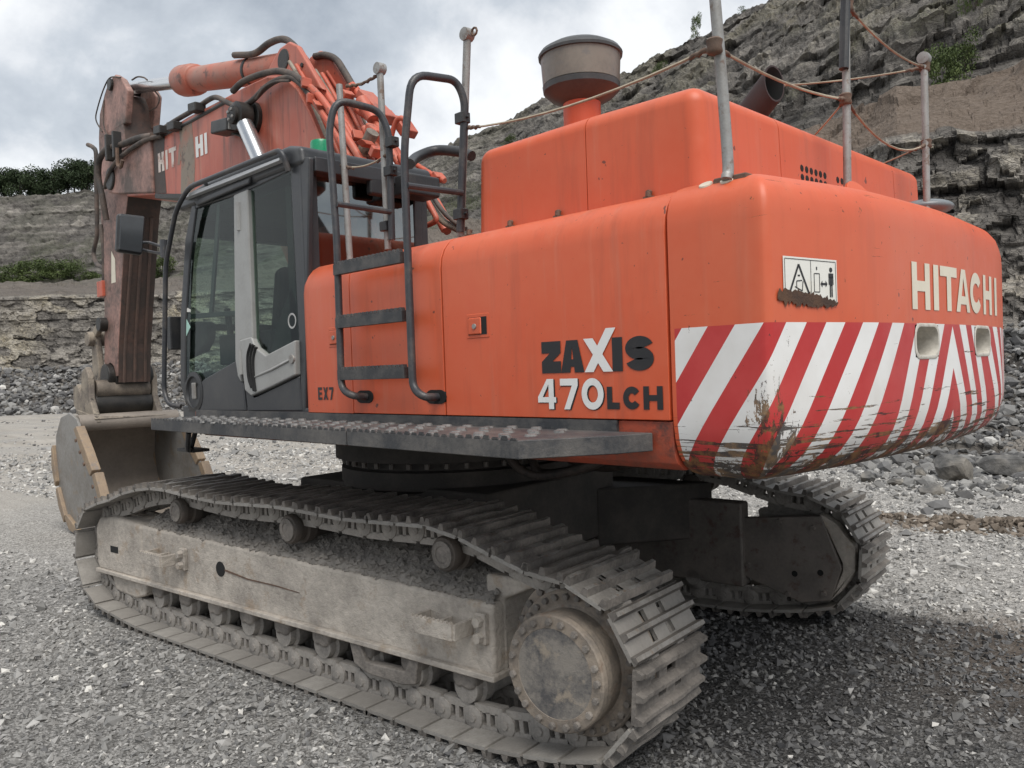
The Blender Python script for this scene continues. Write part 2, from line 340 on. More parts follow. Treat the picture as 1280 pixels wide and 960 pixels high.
def copy(o, parent, mat=None):
    c = o.copy(); COL.objects.link(c); c.parent = parent
    if mat is not None: c.matrix_local = mat
    return c
def bolt(c, ax, r=.014, h=.012):
    return G().cyl(c, V(c) + V(ax).normalized()*h, r, r*.92, 6)

# letters as outlines on a 0..w x 0..1 cell; each a list of convex-or-simple polygons
def arcband(cx, cy, ro, ri, a0, a1, n=14, sx=1, sy=1, ty=None):
    out = []
    for i in range(n):
        t0, t1 = (R(a0 + (a1-a0)*k/n) for k in (i, i+1))
        out.append([(cx + ro*sx*math.cos(t0), cy + (ro*sy)*math.sin(t0)), (cx + ro*sx*math.cos(t1), cy + ro*sy*math.sin(t1)),
                    (cx + ri*sx*math.cos(t1), cy + (ro*sy - (ro-ri))*math.sin(t1)), (cx + ri*sx*math.cos(t0), cy + (ro*sy - (ro-ri))*math.sin(t0))])
    return out
def rect(a, b, c, d): return [(a, c), (b, c), (b, d), (a, d)]
def glyph(ch, w, s):
    """cell width w, stroke s, height 1"""
    if ch == 'H': return [rect(0, s, 0, 1), rect(w-s, w, 0, 1), rect(s, w-s, .5-s*.42, .5+s*.42)]
    if ch == 'I': return [rect(0, w, 0, 1)]
    if ch == 'L': return [rect(0, s, 0, 1), rect(s, w, 0, s)]
    if ch == 'T': return [rect(0, w, 1-s*.85, 1), rect(w/2-s/2, w/2+s/2, 0, 1-s*.85)]
    if ch == 'E': return [rect(0, s, 0, 1), rect(s, w, 0, s), rect(s, w, 1-s, 1), rect(s, w*.9, .5-s/2, .5+s/2)]
    if ch == 'Z': return [rect(0, w, 0, s), rect(0, w, 1-s, 1), [(0, s), (s*1.25, s), (w, 1-s), (w-s*1.25, 1-s)]]
    if ch == 'X': q = s*1.15; return [[(0, 0), (q, 0), (w, 1), (w-q, 1)], [(w-q, 0), (w, 0), (w/2+q*.5, .5), (w/2-.0, .5-.5*q/(w-q)*.9)], [(0, 1), (w/2-q*.5, .5), (w/2, .5+.5*q/(w-q)*.9), (q, 1)]]
    if ch == 'A':
        t = s*.62; k = .27
        def xl(y): return (w/2 - t)*y
        def il(y): return s*1.05 + (w/2 - s*1.05)*min(1, y/.80)
        return [[(0, 0), (s*1.05, 0), (w/2, .80), (w/2, 1), (w/2-t, 1)], [(w, 0), (w/2+t, 1), (w/2, 1), (w/2, .80), (w-s*1.05, 0)],
                [(il(k-.09), k-.09), (w-il(k-.09), k-.09), (w-il(k+s*.38), k+s*.38), (il(k+s*.38), k+s*.38)]]
    if ch == 'C':
        ro = w/2; ri = ro - s; sy = .5/ro
        return arcband(w/2, .5, ro, ri, 35, 325, 22, 1, sy)
    if ch == '0': ro = w/2; return arcband(w/2, .5, ro, ro-s, 0, 360, 28, 1, .5/ro)
    if ch == 'S':
        ro = w/2; h = .25 + s/4; sy = h/ro
        return arcband(w/2, 1-h, ro, ro-s, 20, 270, 16, 1, sy) + arcband(w/2, h, ro, ro-s, 90, -160, 16, 1, sy)
    if ch == '4': return [rect(0, w, .22, .22+s*.8), rect(w*.60, w*.60+s, 0, .22), rect(w*.60, w*.60+s, .22+s*.8, 1), [(0, .22+s*.8), (s*.95, .22+s*.8), (w*.60, .82), (w*.60, 1), (w*.52, 1)]]
    if ch == '7': return [rect(0, w, 1-s, 1), [(w*.2, 0), (w*.2+s*1.1, 0), (w, 1-s), (w-s*1.1, 1-s)]]
def letters(text, cells, s, h):
    """cells: [(x, width)] in metres; returns polygons in metres"""
    out = []
    for ch, (x0, w) in zip(text, cells):
        for p in glyph(ch, w/h, s): out.append([(x0 + a*h, b*h) for a, b in p])
    return out
def decal(name, polys, to3, mat, parent, th=.0025, label=None):
    """flat print: every polygon laid on the surface by to3(a, b, lift)"""
    g = G()
    for p in polys:
        n = len(p); ar = sum(p[i][0]*p[(i+1) % n][1] - p[(i+1) % n][0]*p[i][1] for i in range(n))
        if ar < 0: p = p[::-1]
        g.add([to3(a, b, th) for a, b in p], [tuple(range(n))])
    return obj(name, g, mat, parent, smooth=0, label=label)
def splitx(polys, step):
    """cut polygons into narrow vertical strips so that they follow a curved face"""
    out = []
    for p in polys:
        x0, x1 = min(a for a, b in p), max(a for a, b in p); n = max(1, int(math.ceil((x1-x0)/step)))
        for i in range(n):
            q = p
            for lim, sgn in ((x0 + (x1-x0)*i/n, 1), (x0 + (x1-x0)*(i+1)/n, -1)):
                r = []
                for k in range(len(q)):
                    a, b = q[k], q[(k+1) % len(q)]; da, db = (a[0]-lim)*sgn, (b[0]-lim)*sgn
                    if da >= 0: r.append(a)
                    if da*db < 0: t = da/(da-db); r.append((a[0]+(b[0]-a[0])*t, a[1]+(b[1]-a[1])*t))
                q = r
                if len(q) < 3: break
            if len(q) >= 3: out.append(q)
    return out

def weightbevel(o, test, width, seg):
    """round only the edges for which test(a, b) holds"""
    me = o.data; at = me.attributes.new('bevel_weight_edge', 'FLOAT', 'EDGE')
    for e_ in me.edges: at.data[e_.index].value = 1.0 if test(me.vertices[e_.vertices[0]].co, me.vertices[e_.vertices[1]].co) else 0.0
    b = o.modifiers.new('bevel', 'BEVEL'); b.width = width; b.segments = seg; b.limit_method = 'WEIGHT'; b.harden_normals = True
    return o
def words(text, cells, s, h, to3, mat, parent, post=None, strips=None):
    """one object per letter"""
    for ch, c_ in zip(text, cells):
        P = letters(ch, [c_], s, h)
        if post: P = [[post(a, b) for a, b in p] for p in P]
        if strips: P = splitx(P, strips)
        decal('letter', P, to3, mat, parent)

# ================================================================== THE EXCAVATOR (one thing, parts parented to its base)
EXC = empty('excavator'); tag(EXC, 'orange tracked excavator with red and white striped counterweight on grey quarry gravel', 'excavator')
SIDE = 1.466
def onside(lift0=0.0):                     # a: metres towards the rear from X=-2, b: height
    return lambda a, b, th: (-2.0 - a, SIDE + lift0 + th, b)

# ---- counterweight
PLAN = [(-2.972, SIDE), (-3.374, SIDE), (-3.513, .845), (-3.558, 0), (-3.513, -.845), (-3.374, -SIDE), (-2.972, -SIDE)]
SEG = [math.dist(PLAN[i], PLAN[i+1]) for i in range(6)]; CUM = [0]
for q in SEG: CUM.append(CUM[-1] + q)
def plan(t):
    for i in range(6):
        if t <= CUM[i+1] or i == 5:
            k = (t - CUM[i])/SEG[i]; return (PLAN[i][0] + (PLAN[i+1][0]-PLAN[i][0])*k, PLAN[i][1] + (PLAN[i+1][1]-PLAN[i][1])*k)
def cwp(t, ex=0):
    """smoothed plan point and outward normal at arc length t"""
    dB = min(abs(t - CUM[1]), abs(t - CUM[5])); w = (.03 if dB < .3 else .16) + ex
    w = min(w, max(.004, t - 0), max(.004, CUM[6] - t)); P = [plan(t + w*(k/6.0)) for k in range(-6, 7)]
    x, y = sum(p[0] for p in P)/13, sum(p[1] for p in P)/13
    a, b = P[0], P[-1]; tx, ty = b[0]-a[0], b[1]-a[1]; L = math.hypot(tx, ty)
    return x, y, ty/L, -tx/L
CTR = 1.80                                  # arc length of the middle of the chevron
REC = [(1.385, 1.63), (2.16, 2.47)]; RZ = (1.885, 2.022)
ts = sorted(set([0, .02, .39, .42, CTR, 1.33] + [round(k*.0435, 4) for k in range(1, int(CUM[6]/.0435))] + [CUM[1]+d for d in (-.05, -.03, -.015, 0, .015, .03, .05)] + [CUM[6]] + [q for r in REC for q in r]))
prof = [('in', 1.0, 2.60), ('in', .55, 2.602), ('in', .25, 2.597), (0, .13, 2.583), (0, .08, 2.566), (0, .042, 2.542), (0, .016, 2.505), (0, .003, 2.462), (0, 0, 2.41), (0, 0, 2.2), (0, 0, 2.03), (0, 0, RZ[1]), (0, 0, RZ[0]), (0, 0, 1.8), (0, 0, 1.72),
        (0, .003, 1.66), (0, .012, 1.60), (0, .032, 1.545), (0, .068, 1.50), (0, .115, 1.468), (0, .19, 1.445), ('in', .4, 1.44), ('in', 1.0, 1.44)]
def cwv(t, row):
    k, d, z = row; x, y, nx, ny = cwp(t, .17 if k == 'in' else d*.9)
    if k == 'in':
        x, y = x - nx*.17, y - ny*.17; tx, ty = -2.80, y*.55; return (x + (tx-x)*d, y + (ty-y)*d, z)
    return (x - nx*d, y - ny*d, z)
g = G(); g.v = [cwv(t, r) for t in ts for r in prof]; nr = len(prof); uvs = []
uv2 = []
def phase(t, z): return (min(t, 2*CTR - t) - .052 + .70*(2.03 - z))/.2235 + 10          # slanted side stripes, mirrored about the middle
def phase2(t, z): return (abs(t - CTR) - .53*(2.02 - z))/.2 + 10.5                       # chevron of the rear sheet
for i in range(len(ts)-1):
    for j in range(nr-1):
        tm, zm = (ts[i]+ts[i+1])/2, (prof[j][2]+prof[j+1][2])/2
        if any(a < tm < b for a, b in REC) and RZ[0] < zm < RZ[1] and prof[j][0] == 0: continue
        g.f.append((i*nr+j, i*nr+j+1, (i+1)*nr+j+1, (i+1)*nr+j)); g.mi.append(0)
        uvs += [(phase(ts[a], prof[b][2]), prof[b][2]) for a, b in ((i, j), (i, j+1), (i+1, j+1), (i+1, j))]
        uv2 += [(phase2(ts[a], prof[b][2]), 0) for a, b in ((i, j), (i, j+1), (i+1, j+1), (i+1, j))]
# closing face towards the engine bay
o0 = len(g.v); g.f.append(tuple(range(nr))[::-1]); g.mi.append(0); uvs += [(0, 2.5)]*nr; uv2 += [(0, 0)]*nr
g.f.append(tuple((len(ts)-1)*nr + k for k in range(nr))); g.mi.append(0); uvs += [(0, 2.5)]*nr; uv2 += [(0, 0)]*nr
me = mesh('counterweight', g, 'cw', 28); ul = me.uv_layers.new(name='UVMap'); ul.data.foreach_set('uv', [q for p in uvs for q in p]); u2_ = me.uv_layers.new(name='rear_chevron'); u2_.data.foreach_set('uv', [q for p in uv2 for q in p])
CW = obj('counterweight', me, None, EXC)
def onrear(t, z, lift):
    x, y, nx, ny = cwp(t); return (x + nx*lift, y + ny*lift, z)
for a, b in REC:                            # the two lifting pockets, painted white inside
    g = G(); m_ = 7
    tt = [a + (b-a)*k/m_ for k in range(m_+1)]
    def cs(q, e): return [onrear(t, z, -q) for t, z in ((a+e, RZ[0]+e), (b-e, RZ[0]+e), (b-e, RZ[1]-e), (a+e, RZ[1]-e))]
    rings = []
    for q, e, rr in ((-.002, -.008, .05), (-.005, -.001, .047), (-.003, .007, .045), (.17, .016, .04), (.175, .03, .03)):
        ring = []
        for (cx_, cz_, s0) in ((b-e-rr, RZ[0]+e+rr, -90), (b-e-rr, RZ[1]-e-rr, 0), (a+e+rr, RZ[1]-e-rr, 90), (a+e+rr, RZ[0]+e+rr, 180)):
            ring += [(cx_ + rr*math.cos(R(s0+90*k/4)), cz_ + rr*math.sin(R(s0+90*k/4))) for k in range(5)]
        rings.append([onrear(t, z, -q) for t, z in ring])
    n = 20; g.v = [p for r in rings for p in r]
    g.f = [(j*n+k, (j+1)*n+k, (j+1)*n+(k+1) % n, j*n+(k+1) % n) for j in range(4) for k in range(n)] + [tuple(4*n + k for k in range(n))]; g.mi = [0]*len(g.f)
    ring0 = [(a, RZ[0]), (b, RZ[0]), (b, RZ[1]), (a, RZ[1])]
    obj('lifting_pocket', g, 'recess', CW, smooth=50)
# maker's name across the rear
hz0, hz1 = 2.087, 2.285
cells = [(0, .186), (.226, .056), (.300, .205), (.492, .222), (.722, .225), (.985, .182), (1.235, .058)]
words('HITACHI', cells, .265, hz1-hz0, lambda a, b, th: onrear(1.36 + a, hz0 + b, th), 'cream', CW, None, .05)
# warning sign
def sg(a, b, th): return onrear(.485 + a, b, th)
sign = obj('warning_sign', G().add([sg(a, b, .003) for a, b in ((0, 2.103), (.15, 2.101), (.30, 2.098), (.30, 2.258), (.15, 2.26), (0, 2.262))], [(0, 1, 4, 5), (1, 2, 3, 4)]), 'signwhite', CW, smooth=0)
ln = lambda x0, y0, x1, y1, w: (lambda L: [(x0 - (y1-y0)/L*w, y0 + (x1-x0)/L*w), (x0 + (y1-y0)/L*w, y0 - (x1-x0)/L*w), (x1 + (y1-y0)/L*w, y1 - (x1-x0)/L*w), (x1 - (y1-y0)/L*w, y1 + (x1-x0)/L*w)])(math.hypot(x1-x0, y1-y0))
Z0 = 2.10
pic = [ln(.008, .008, .292, .004, .0012), ln(.008, .154, .292, .150, .0012), ln(.008, .008, .008, .154, .0012), ln(.292, .004, .292, .150, .0012), ln(.15, .006, .15, .152, .0012),
       ln(.03, .03, .083, .135, .0045), ln(.083, .135, .138, .03, .0045), ln(.03, .028, .138, .028, .0045), ln(.083, .098, .083, .092, .006), ln(.06, .055, .10, .04, .002), ln(.10, .04, .105, .075, .002), ln(.07, .075, .10, .078, .002), ln(.07, .075, .07, .05, .002),
       ln(.168, .038, .168, .105, .0016), ln(.198, .038, .198, .105, .0016), ln(.168, .038, .198, .038, .0016), ln(.168, .105, .198, .105, .0016), ln(.183, .118, .183, .13, .003),
       ln(.211, .068, .235, .068, .004), [(.203, .068), (.214, .055), (.214, .081)], [(.243, .068), (.232, .081), (.232, .055)],
       rect(.250, .278, .09, .108), rect(.256, .272, .062, .095), rect(.2555, .2625, .02, .066), rect(.2655, .2725, .02, .066), rect(.250, .2545, .066, .10), rect(.2735, .278, .066, .10)]
pic += arcband(.264, .121, .0095, .0001, 0, 360, 8)
decal('lettering', [[(a, Z0+b) for a, b in p] for p in pic], lambda a, b, th: sg(a, b, .0042), 'blackletter', sign)
# scrape down to rust over the sign
rs = random.Random(3); up_, lo_ = [], []
for k in range(34):
    a = -.035 + .335*k/33; q = k/33
    mid = 2.125 - .028*q + (.004 if k % 2 else -.004); hw = (.030 - .018*q)*(0.5 + rs.random()*.8) + .004
    if k < 3: hw *= (.4, .7, .9)[k]
    if k > 29: hw *= (.8, .6, .4, .2)[k-30]
    up_.append((a + rs.uniform(-.006, .006), mid + hw*.9)); lo_.append((a + rs.uniform(-.006, .006), mid - hw))
P = [[lo_[k], lo_[k+1], up_[k+1], up_[k]] for k in range(33)]
decal('rust_scrape', P, lambda a, b, th: sg(a, b, .0055), 'scrape', CW)
# two pale spots and the small top lugs
for (a, b) in ((-3.10, 1.39), (-3.19, 1.39)):
    g = G().lathe([(.027, -.02), (.027, .006), (.025, .009)], (a, b, 2.560), V(0, .5, .86), 14); obj('plug_cap', g, 'cream', CW)

# ---- engine housing: side doors
def sidepanel(x0, x1, name, rear=False):
    pr = [(.2, 1.676), (SIDE, 1.676), (SIDE, 2.41)] + [(SIDE - .16*(1-math.cos(R(a)))*.9, 2.41 + .165*math.sin(R(a))) for a in (18, 36, 54, 72)] + [(SIDE-.165, 2.583), (1.15, 2.612), (.2, 2.625)]
    return obj(name, G().prism(pr, x0, x1, 'yz'), 'orange', EXC, .004, 1, 40)
g = G(); pr = [(.2, 1.676), (SIDE, 1.676), (SIDE, 2.41)] + [(SIDE - .16*(1-math.cos(R(a)))*.9, 2.41 + .165*math.sin(R(a))) for a in (18, 36, 54, 72)] + [(SIDE-.165, 2.583), (1.15, 2.612), (.2, 2.625)]
n = len(pr)
for x, ins in ((-.822, 0), (-.36, 0), (-.318, .012), (-.290, .035), (-.272, .07), (-.266, .11)):
    for (y, z) in pr: g.v.append((x, y - (ins if y > .5 else 0), z - (ins if z > 2 else 0)))
g.f = [(j*n+k, j*n+(k+1) % n, (j+1)*n+(k+1) % n, (j+1)*n+k) for j in range(5) for k in range(n)] + [tuple(range(n))[::-1], tuple(range(5*n, 6*n))]; g.mi = [0]*len(g.f)
D0 = obj('front_locker', g, 'orange', EXC, smooth=40)
D1 = sidepanel(-.826, -1.627, 'middle_door'); D2 = sidepanel(-1.637, -2.958, 'engine_door')
g = G(); g.prism([(.3, 1.70), (SIDE-.03, 1.70), (SIDE-.03, 2.38), (1.28, 2.55), (.3, 2.59)], -.4, -3.0, 'yz'); obj('engine_bay_liner', g, 'seam', EXC)
def latch(x, z, par):
    y = SIDE; e = obj('door_latch', G().box(x-.078, x+.078, y-.01, y+.003, z-.058, z+.058), 'orange', par, .003, 1)
    obj('latch_recess', G().box(x-.064, x+.064, y-.01, y+.0045, z-.042, z+.042), 'seam', par)
    obj('latch_paddle', G().box(x-.028, x+.060, y, y+.012, z-.04, z+.04), 'orange', par, .006)
    obj('latch_lock', G().cyl((x+.012, y+.01, z-.002), (x+.012, y+.018, z-.002), .014, .012, 12), 'steel', par)
latch(-1.89, 2.107, D2); latch(-.675, 2.117, D0)
# lettering on the side
def zx(a, b): return (((a-172)/(1050-172))*.585 + .299, 1.872 + (492 - b - (a-180)*.0)/(492-245)*.136)
cells = [(.299, .112), (.410, .131), (.690, .052), (.756, .138)]
words('ZAIS', cells, .37, .138, lambda a, b, th: (-2-a, SIDE+th, 1.872+b), 'blackletter', D2)
decal('letter', [[(.543, 0), (.592, 0), (.712, .178), (.662, .178)], [(.644, 0), (.694, 0), (.641, .0727), (.6169, .0369)], [(.541, .140), (.592, .140), (.6153, .1081), (.591, .0719)]], lambda a, b, th: (-2-a, SIDE+th*1.8, 1.872+b), 'white', D2)
c470 = [(.270, .107), (.402, .100), (.522, .118)]
words('470', c470, .235, .132, lambda a, b, th: (-2-a-.005, SIDE+th*.7, 1.715+b-.003), 'blackletter', D2)
words('470', c470, .225, .132, lambda a, b, th: (-2-a, SIDE+th*1.5, 1.715+b), 'white', D2)
words('LCH', [(.656, .064), (.738, .088), (.838, .092)], .30, .092, lambda a, b, th: (-2-a, SIDE+th, 1.718+b), 'blackletter', D2)
words('EX7', [(0, .045), (.058, .052), (.122, .045)], .20, .075, lambda a, b, th: (-.458-a, SIDE+th, 1.752+b), 'blackletter', D0)
# skirt under the doors and the slewing platform
g = G().prism([(1.2, 1.672), (1.452, 1.672), (1.452, 1.56), (1.43, 1.505), (1.38, 1.475), (1.2, 1.47)], 1.3, -2.962, 'yz'); obj('frame_skirt', g, 'skirt', EXC, .004, 1)
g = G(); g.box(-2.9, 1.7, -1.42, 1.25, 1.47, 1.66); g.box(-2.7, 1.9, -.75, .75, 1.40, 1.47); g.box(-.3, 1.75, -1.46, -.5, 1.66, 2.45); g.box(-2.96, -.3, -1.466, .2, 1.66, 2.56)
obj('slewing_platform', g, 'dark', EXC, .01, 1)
# upper engine hood: two long pieces across, split by thin joints; only the outer edges are rounded
def hoodpiece(name, poly, y0, y1, test, w, seg=6):
    return weightbevel(obj(name, G().prism(poly, y0, y1), 'orange', EXC, smooth=30), test, w, seg)
H1 = hoodpiece('engine_hood', [(-1.553, 2.60), (-1.578, 3.06), (-2.326, 3.065), (-2.326, 2.60)], -1.45, 1.15, lambda a, b: not (a.x < -2.3 and b.x < -2.3) and not (a.z < 2.7 and b.z < 2.7), .075)
RP = [(-2.331, 2.60), (-2.331, 3.065), (-2.93, 3.055), (-2.945, 2.60)]
H2 = hoodpiece('rear_hood_panel', RP, .46, 1.15, lambda a, b: not (a.x > -2.4 and b.x > -2.4) and not (a.z < 2.7 and b.z < 2.7) and not (a.y < .5 and b.y < .5), .075)
H3 = hoodpiece('rear_hood_panel', RP, -.98, .455, lambda a, b: a.x < -2.4 and b.x < -2.4 and a.z > 2.7 and b.z > 2.7, .075)
H4 = hoodpiece('rear_hood_panel', RP, -1.45, -.985, lambda a, b: not (a.x > -2.4 and b.x > -2.4) and not (a.z < 2.7 and b.z < 2.7) and not (a.y > -1.0 and b.y > -1.0), .075)
gh = None
for r_, z in enumerate((2.83, 2.785, 2.74, 2.695)):            # ventilation holes: recessed dark sockets
    for c_ in range(10):
        if c_ in (6, 7): continue
        y = .235 - .052*c_ ; xx = -2.93 - .015*(3.055-z)/.455
        gg = G().lathe([(.0195, 0), (.0165, .002), (.0165, .0025)], (xx + .0005, y, z), V(-1, 0, 0), 8)
        if gh is None: gh = obj('vent_hole', gg, 'seam', H3, smooth=0); gh_x = (xx, y, z)
        else:
            c = gh.copy(); COL.objects.link(c); c.parent = H3; c.location = (xx - gh_x[0], y - gh_x[1], z - gh_x[2])
for u_ in ((-1.521,1.13,2.655), (-1.83,1.13,2.683), (-2.154,1.13,2.654), (-2.679,1.13,2.652)):
    x = u_[0]; g = G().box(x-.022, x+.022, 1.148, 1.175, 2.612, 2.622); g.cyl((x, 1.165, 2.622), (x, 1.165, 2.645), .014, .012, 6); g.cyl((x, 1.15, 2.64), (x, 1.17, 2.64), .012, .01, 6); obj('hood_bolt', g, 'rust', H1)
# pre-cleaner and exhaust
g = G(); cx_, cy_ = -1.82, .55
AC = obj('air_cleaner', G().lathe([(.105, 2.98), (.105, 3.38)], (cx_, cy_, 0), V(0, 0, 1), 24), 'orange', EXC)
obj('cleaner_base', G().lathe([(.1, 3.360), (.115, 3.365), (.175, 3.395), (.213, 3.430), (.217, 3.460), (.19, 3.465)], (cx_, cy_, 0), V(0, 0, 1), 36), 'cleaner_cap', AC)
obj('cleaner_bowl', G().lathe([(.20, 3.457), (.214, 3.465), (.222, 3.595), (.223, 3.620)], (cx_, cy_, 0), V(0, 0, 1), 36), 'cleaner', AC)
obj('cleaner_cap', G().lathe([(.223, 3.613), (.234, 3.615), (.236, 3.630), (.222, 3.651), (.17, 3.680), (.09, 3.695), (.001, 3.698)], (cx_, cy_, 0), V(0, 0, 1), 36), 'cleaner_cap', AC)
ex0, ex1 = V(-2.50, .02, 2.98), V(-2.60, .02, 3.28)
g = G(); g.tube([(-2.36, .0, 2.95), (-2.40, .0, 3.16), (-2.46, .0, 3.24), (-2.54, .0, 3.30)], .085, 16, False)
g = G(); a_, b_ = V(-2.37, -.04, 3.10), V(-2.66, -.06, 3.385)
ax = (b_-a_).normalized(); nrm_ = V(-.95, .18, .12).normalized(); n = 24; e1 = ax.orthogonal().normalized(); e2 = ax.cross(e1)
def ering(r, base): return [base + (e1*math.cos(6.2832*k/n) + e2*math.sin(6.2832*k/n))*r for k in range(n)]
outr, inr = ering(.082, a_), ering(.074, a_)
def cut(p, off=0): return p + ax*((b_ - p).dot(nrm_)/ax.dot(nrm_) + off)
g.v = outr + [cut(p) for p in outr] + [cut(p) for p in inr] + [cut(p, -.25) for p in inr]
g.f = [(j*n+k, j*n+(k+1) % n, (j+1)*n+(k+1) % n, (j+1)*n+k) for j in range(3) for k in range(n)] + [tuple(range(3*n, 4*n))]; g.mi = [0]*(n*2) + [1]*(n+1)
obj('exhaust_pipe', g, ['exhaust', 'seam'], EXC, smooth=50)
# lifting eye disc on the counterweight and rear dome mirror
g = G().lathe([(.115, 0), (.115, .02)], (-3.16, .10, 2.64), V(-.9, .1, .42), 24); g.box(-3.16, -3.10, .02, .18, 2.59, 2.66); obj('lifting_eye', g, 'orange', CW, .004, 1)
g = G(); g.cyl((-3.04, -1.16, 2.59), (-3.04, -1.16, 2.75), .02); MD = obj('rear_mirror', g, 'black', EXC)
obj('mirror_back', G().ball((-3.04, -1.16, 2.775), .165, 24, (1, 1, .30)), 'domegrey', MD, smooth=60)

obj('deck_kickplate', G().box(1.25, -2.70, 1.440, 1.469, 1.60, 1.6725), 'deck', EXC)
# ---- catwalk along the left side
def deck(x0, x1, poly, name, m):
    o = obj(name, G().prism(poly, 1.628, 1.556, 'xy'), m, EXC, .004, 1); return o
CA = deck(0, 0, [(1.14, 1.845), (1.30, 1.47), (-1.40, 1.47), (-1.40, 1.905)], 'front_catwalk', 'deck')
CB = deck(0, 0, [(-1.408, 1.905), (-1.408, 1.47), (-2.88, 1.47), (-2.82, 1.62), (-2.60, 1.94)], 'rear_catwalk', 'deck')
g = G(); edge = [(1.14, 1.845), (-1.40, 1.905), (-2.60, 1.94)]
for (a, b) in ((edge[0], edge[1]), (edge[1], edge[2])):          # serrated edge strip
    L = math.dist(a, b); n = int(L/.052); d = ((b[0]-a[0])/L, (b[1]-a[1])/L)
    for k in range(n):
        p = (a[0] + d[0]*(k+.5)*L/n, a[1] + d[1]*(k+.5)*L/n); hh = .011 + .004*math.sin(k*3.1)
        g.add([(p[0]-d[0]*.02, p[1]-d[1]*.02, 1.627), (p[0]+d[0]*.02, p[1]+d[1]*.02, 1.627), (p[0]+d[0]*.012, p[1]+d[1]*.012, 1.628+hh), (p[0]-d[0]*.012, p[1]-d[1]*.012, 1.628+hh),
               (p[0]-d[0]*.02, p[1]-.006, 1.627), (p[0]+d[0]*.02, p[1]-.006, 1.627), (p[0]+d[0]*.012, p[1]-.006, 1.628+hh), (p[0]-d[0]*.012, p[1]-.006, 1.628+hh)],
              [(0, 3, 2, 1), (4, 5, 6, 7), (3, 7, 6, 2), (0, 4, 7, 3), (1, 2, 6, 5)])
obj('serrated_edge', g, 'tread', CA, kind='stuff', smooth=0)
g = G(); rs = random.Random(5)
for k in range(24):
    for j in range(5):
        x = 1.0 - .15*k - (j % 2)*.06; y = 1.52 + .085*j
        if x < -2.6: continue
        if y > 1.84 + (1.14-x)*.025: continue
        h_ = .008 + .006*rs.random(); g.lathe([(.028, 0), (.022, h_), (.014, h_)], (x, y, 1.627), V(0, 0, 1), 8)
obj('grip_studs', g, 'deckstud', CA, kind='stuff')
g = G(); g.tube(bend([(.95, 1.60, 1.56), (.93, 1.66, 1.40), (.70, 1.78, 1.43), (.62, 1.80, 1.55)], .05), .018); g.box(.80, 1.06, 1.58, 1.70, 1.395, 1.415); obj('step_bracket', g, 'black', CA)

# ---- ladder, handrails, stanchions and ropes
LX = [-.80, -1.455]
OA = [(-.78, 1.452, 1.79), (-.90, 1.55, 1.785), (-.81, 1.565, 1.79), (-.795, 1.56, 2.6), (-.79, 1.54, 3.43), (-.84, 1.18, 3.43), (-.87, 1.20, 2.60)]
OA = [(-0.96,1.47,1.77), (-0.953,1.56,1.779), (-0.853,1.56,1.819), (-0.848,1.55,2.65), (-0.797,1.54,3.286), (-0.819,1.5,3.449), (-0.868,1.24,3.426), (-0.899,1.2,3.301), (-0.89,1.2,2.675)]
OB = [(-1.577,1.47,1.769), (-1.58,1.56,1.77), (-1.494,1.56,1.818), (-1.48,1.55,2.564), (-1.481,1.55,3.005), (-1.524,1.52,3.391), (-1.545,1.24,3.416), (-1.564,1.2,3.316), (-1.489,1.2,2.636)]
LAD = obj('boarding_ladder', G().tube(bend(OA, .10), .0205, 10).tube(bend(OB, .10), .0205, 10), 'rail', EXC, smooth=50)
proto = None
for z in (1.903, 2.192, 2.488):
    g = G(); x0, x1 = -.835, -1.445; g.box(x0, x1, 1.545, 1.575, z-.036, z+.022)
    n = 17
    for k in range(n):
        x = x0 + (x1-x0)*(k+.5)/n; g.prism([(x-.014, z+.02), (x+.014, z+.02), (x+.008, z+.037), (x-.008, z+.037)], 1.545, 1.575)
    obj('ladder_tread', g, 'tread', LAD, .002, 1)
obj('ladder_rung', G().cyl((-0.862,1.55,2.848), (-0.899,1.21,2.835), .016, None, 10), 'rail', LAD)
obj('ladder_rung', G().cyl((-1.497,1.55,2.834), (-1.53,1.21,2.835), .016, None, 10), 'rail', LAD)
for q in ((-0.941,1.468,1.77), (-1.562,1.468,1.769)):
    obj('mounting_boss', G().prism([(q[0] + .052*math.cos(R(a)) + (.03 if math.cos(R(a)) > 0 else -.03), q[2] + .036*math.sin(R(a))) for a in range(0, 360, 20)], SIDE-.01, SIDE+.004), 'seam', LAD)
for (p, nm) in (((-0.926,1.2,3.235), 0), ((-0.9,1.2,3.073), 0), ((-0.841,1.2,2.761), 0), ((-1.54,1.2,3.225), 0), ((-1.5,1.2,2.727), 0)):
    x, y, z = p; g = G().box(x-.034, x+.034, y-.028, y+.028, z-.028, z+.028); g.cyl((x+.05, y, z), (x-.05, y, z), .009, None, 6); obj('clamp', g, 'black', LAD, .004, 1)
ST = []
def post(p0, p1, r=.0215, eye=True, m='steel', hook=False, mid=None):
    pts = [p0] + ([mid] if mid else []) + [p1]
    o = obj('stanchion', G().tube(cr(pts, 5), r, 10), m, EXC, smooth=50)
    if eye: obj('post_eye', G().lathe([(.001, 0), (.034, .004), (.036, .03), (.034, .056), (.001, .06)], V(p1) - V(.0, .03, -.01), V(0, 1, 0), 14), m, o, smooth=60)
    if hook: obj('hook_ring', G().tube([V(p1) + V(-.055 + .02*math.cos(a/8*6.283), 0, .01 + .02*math.sin(a/8*6.283)) for a in range(9)], .006, 6), 'rust', o)
    ST.append(o); return o
post((-0.527,1.25,2.544), (-0.484,1.25,3.676), .020, False)
post((-0.835,1.19,2.627), (-0.823,1.19,3.681), .020)
post((-1.471,1.18,2.614), (-1.579,1.18,3.646), .0205, True, 'steel', True)
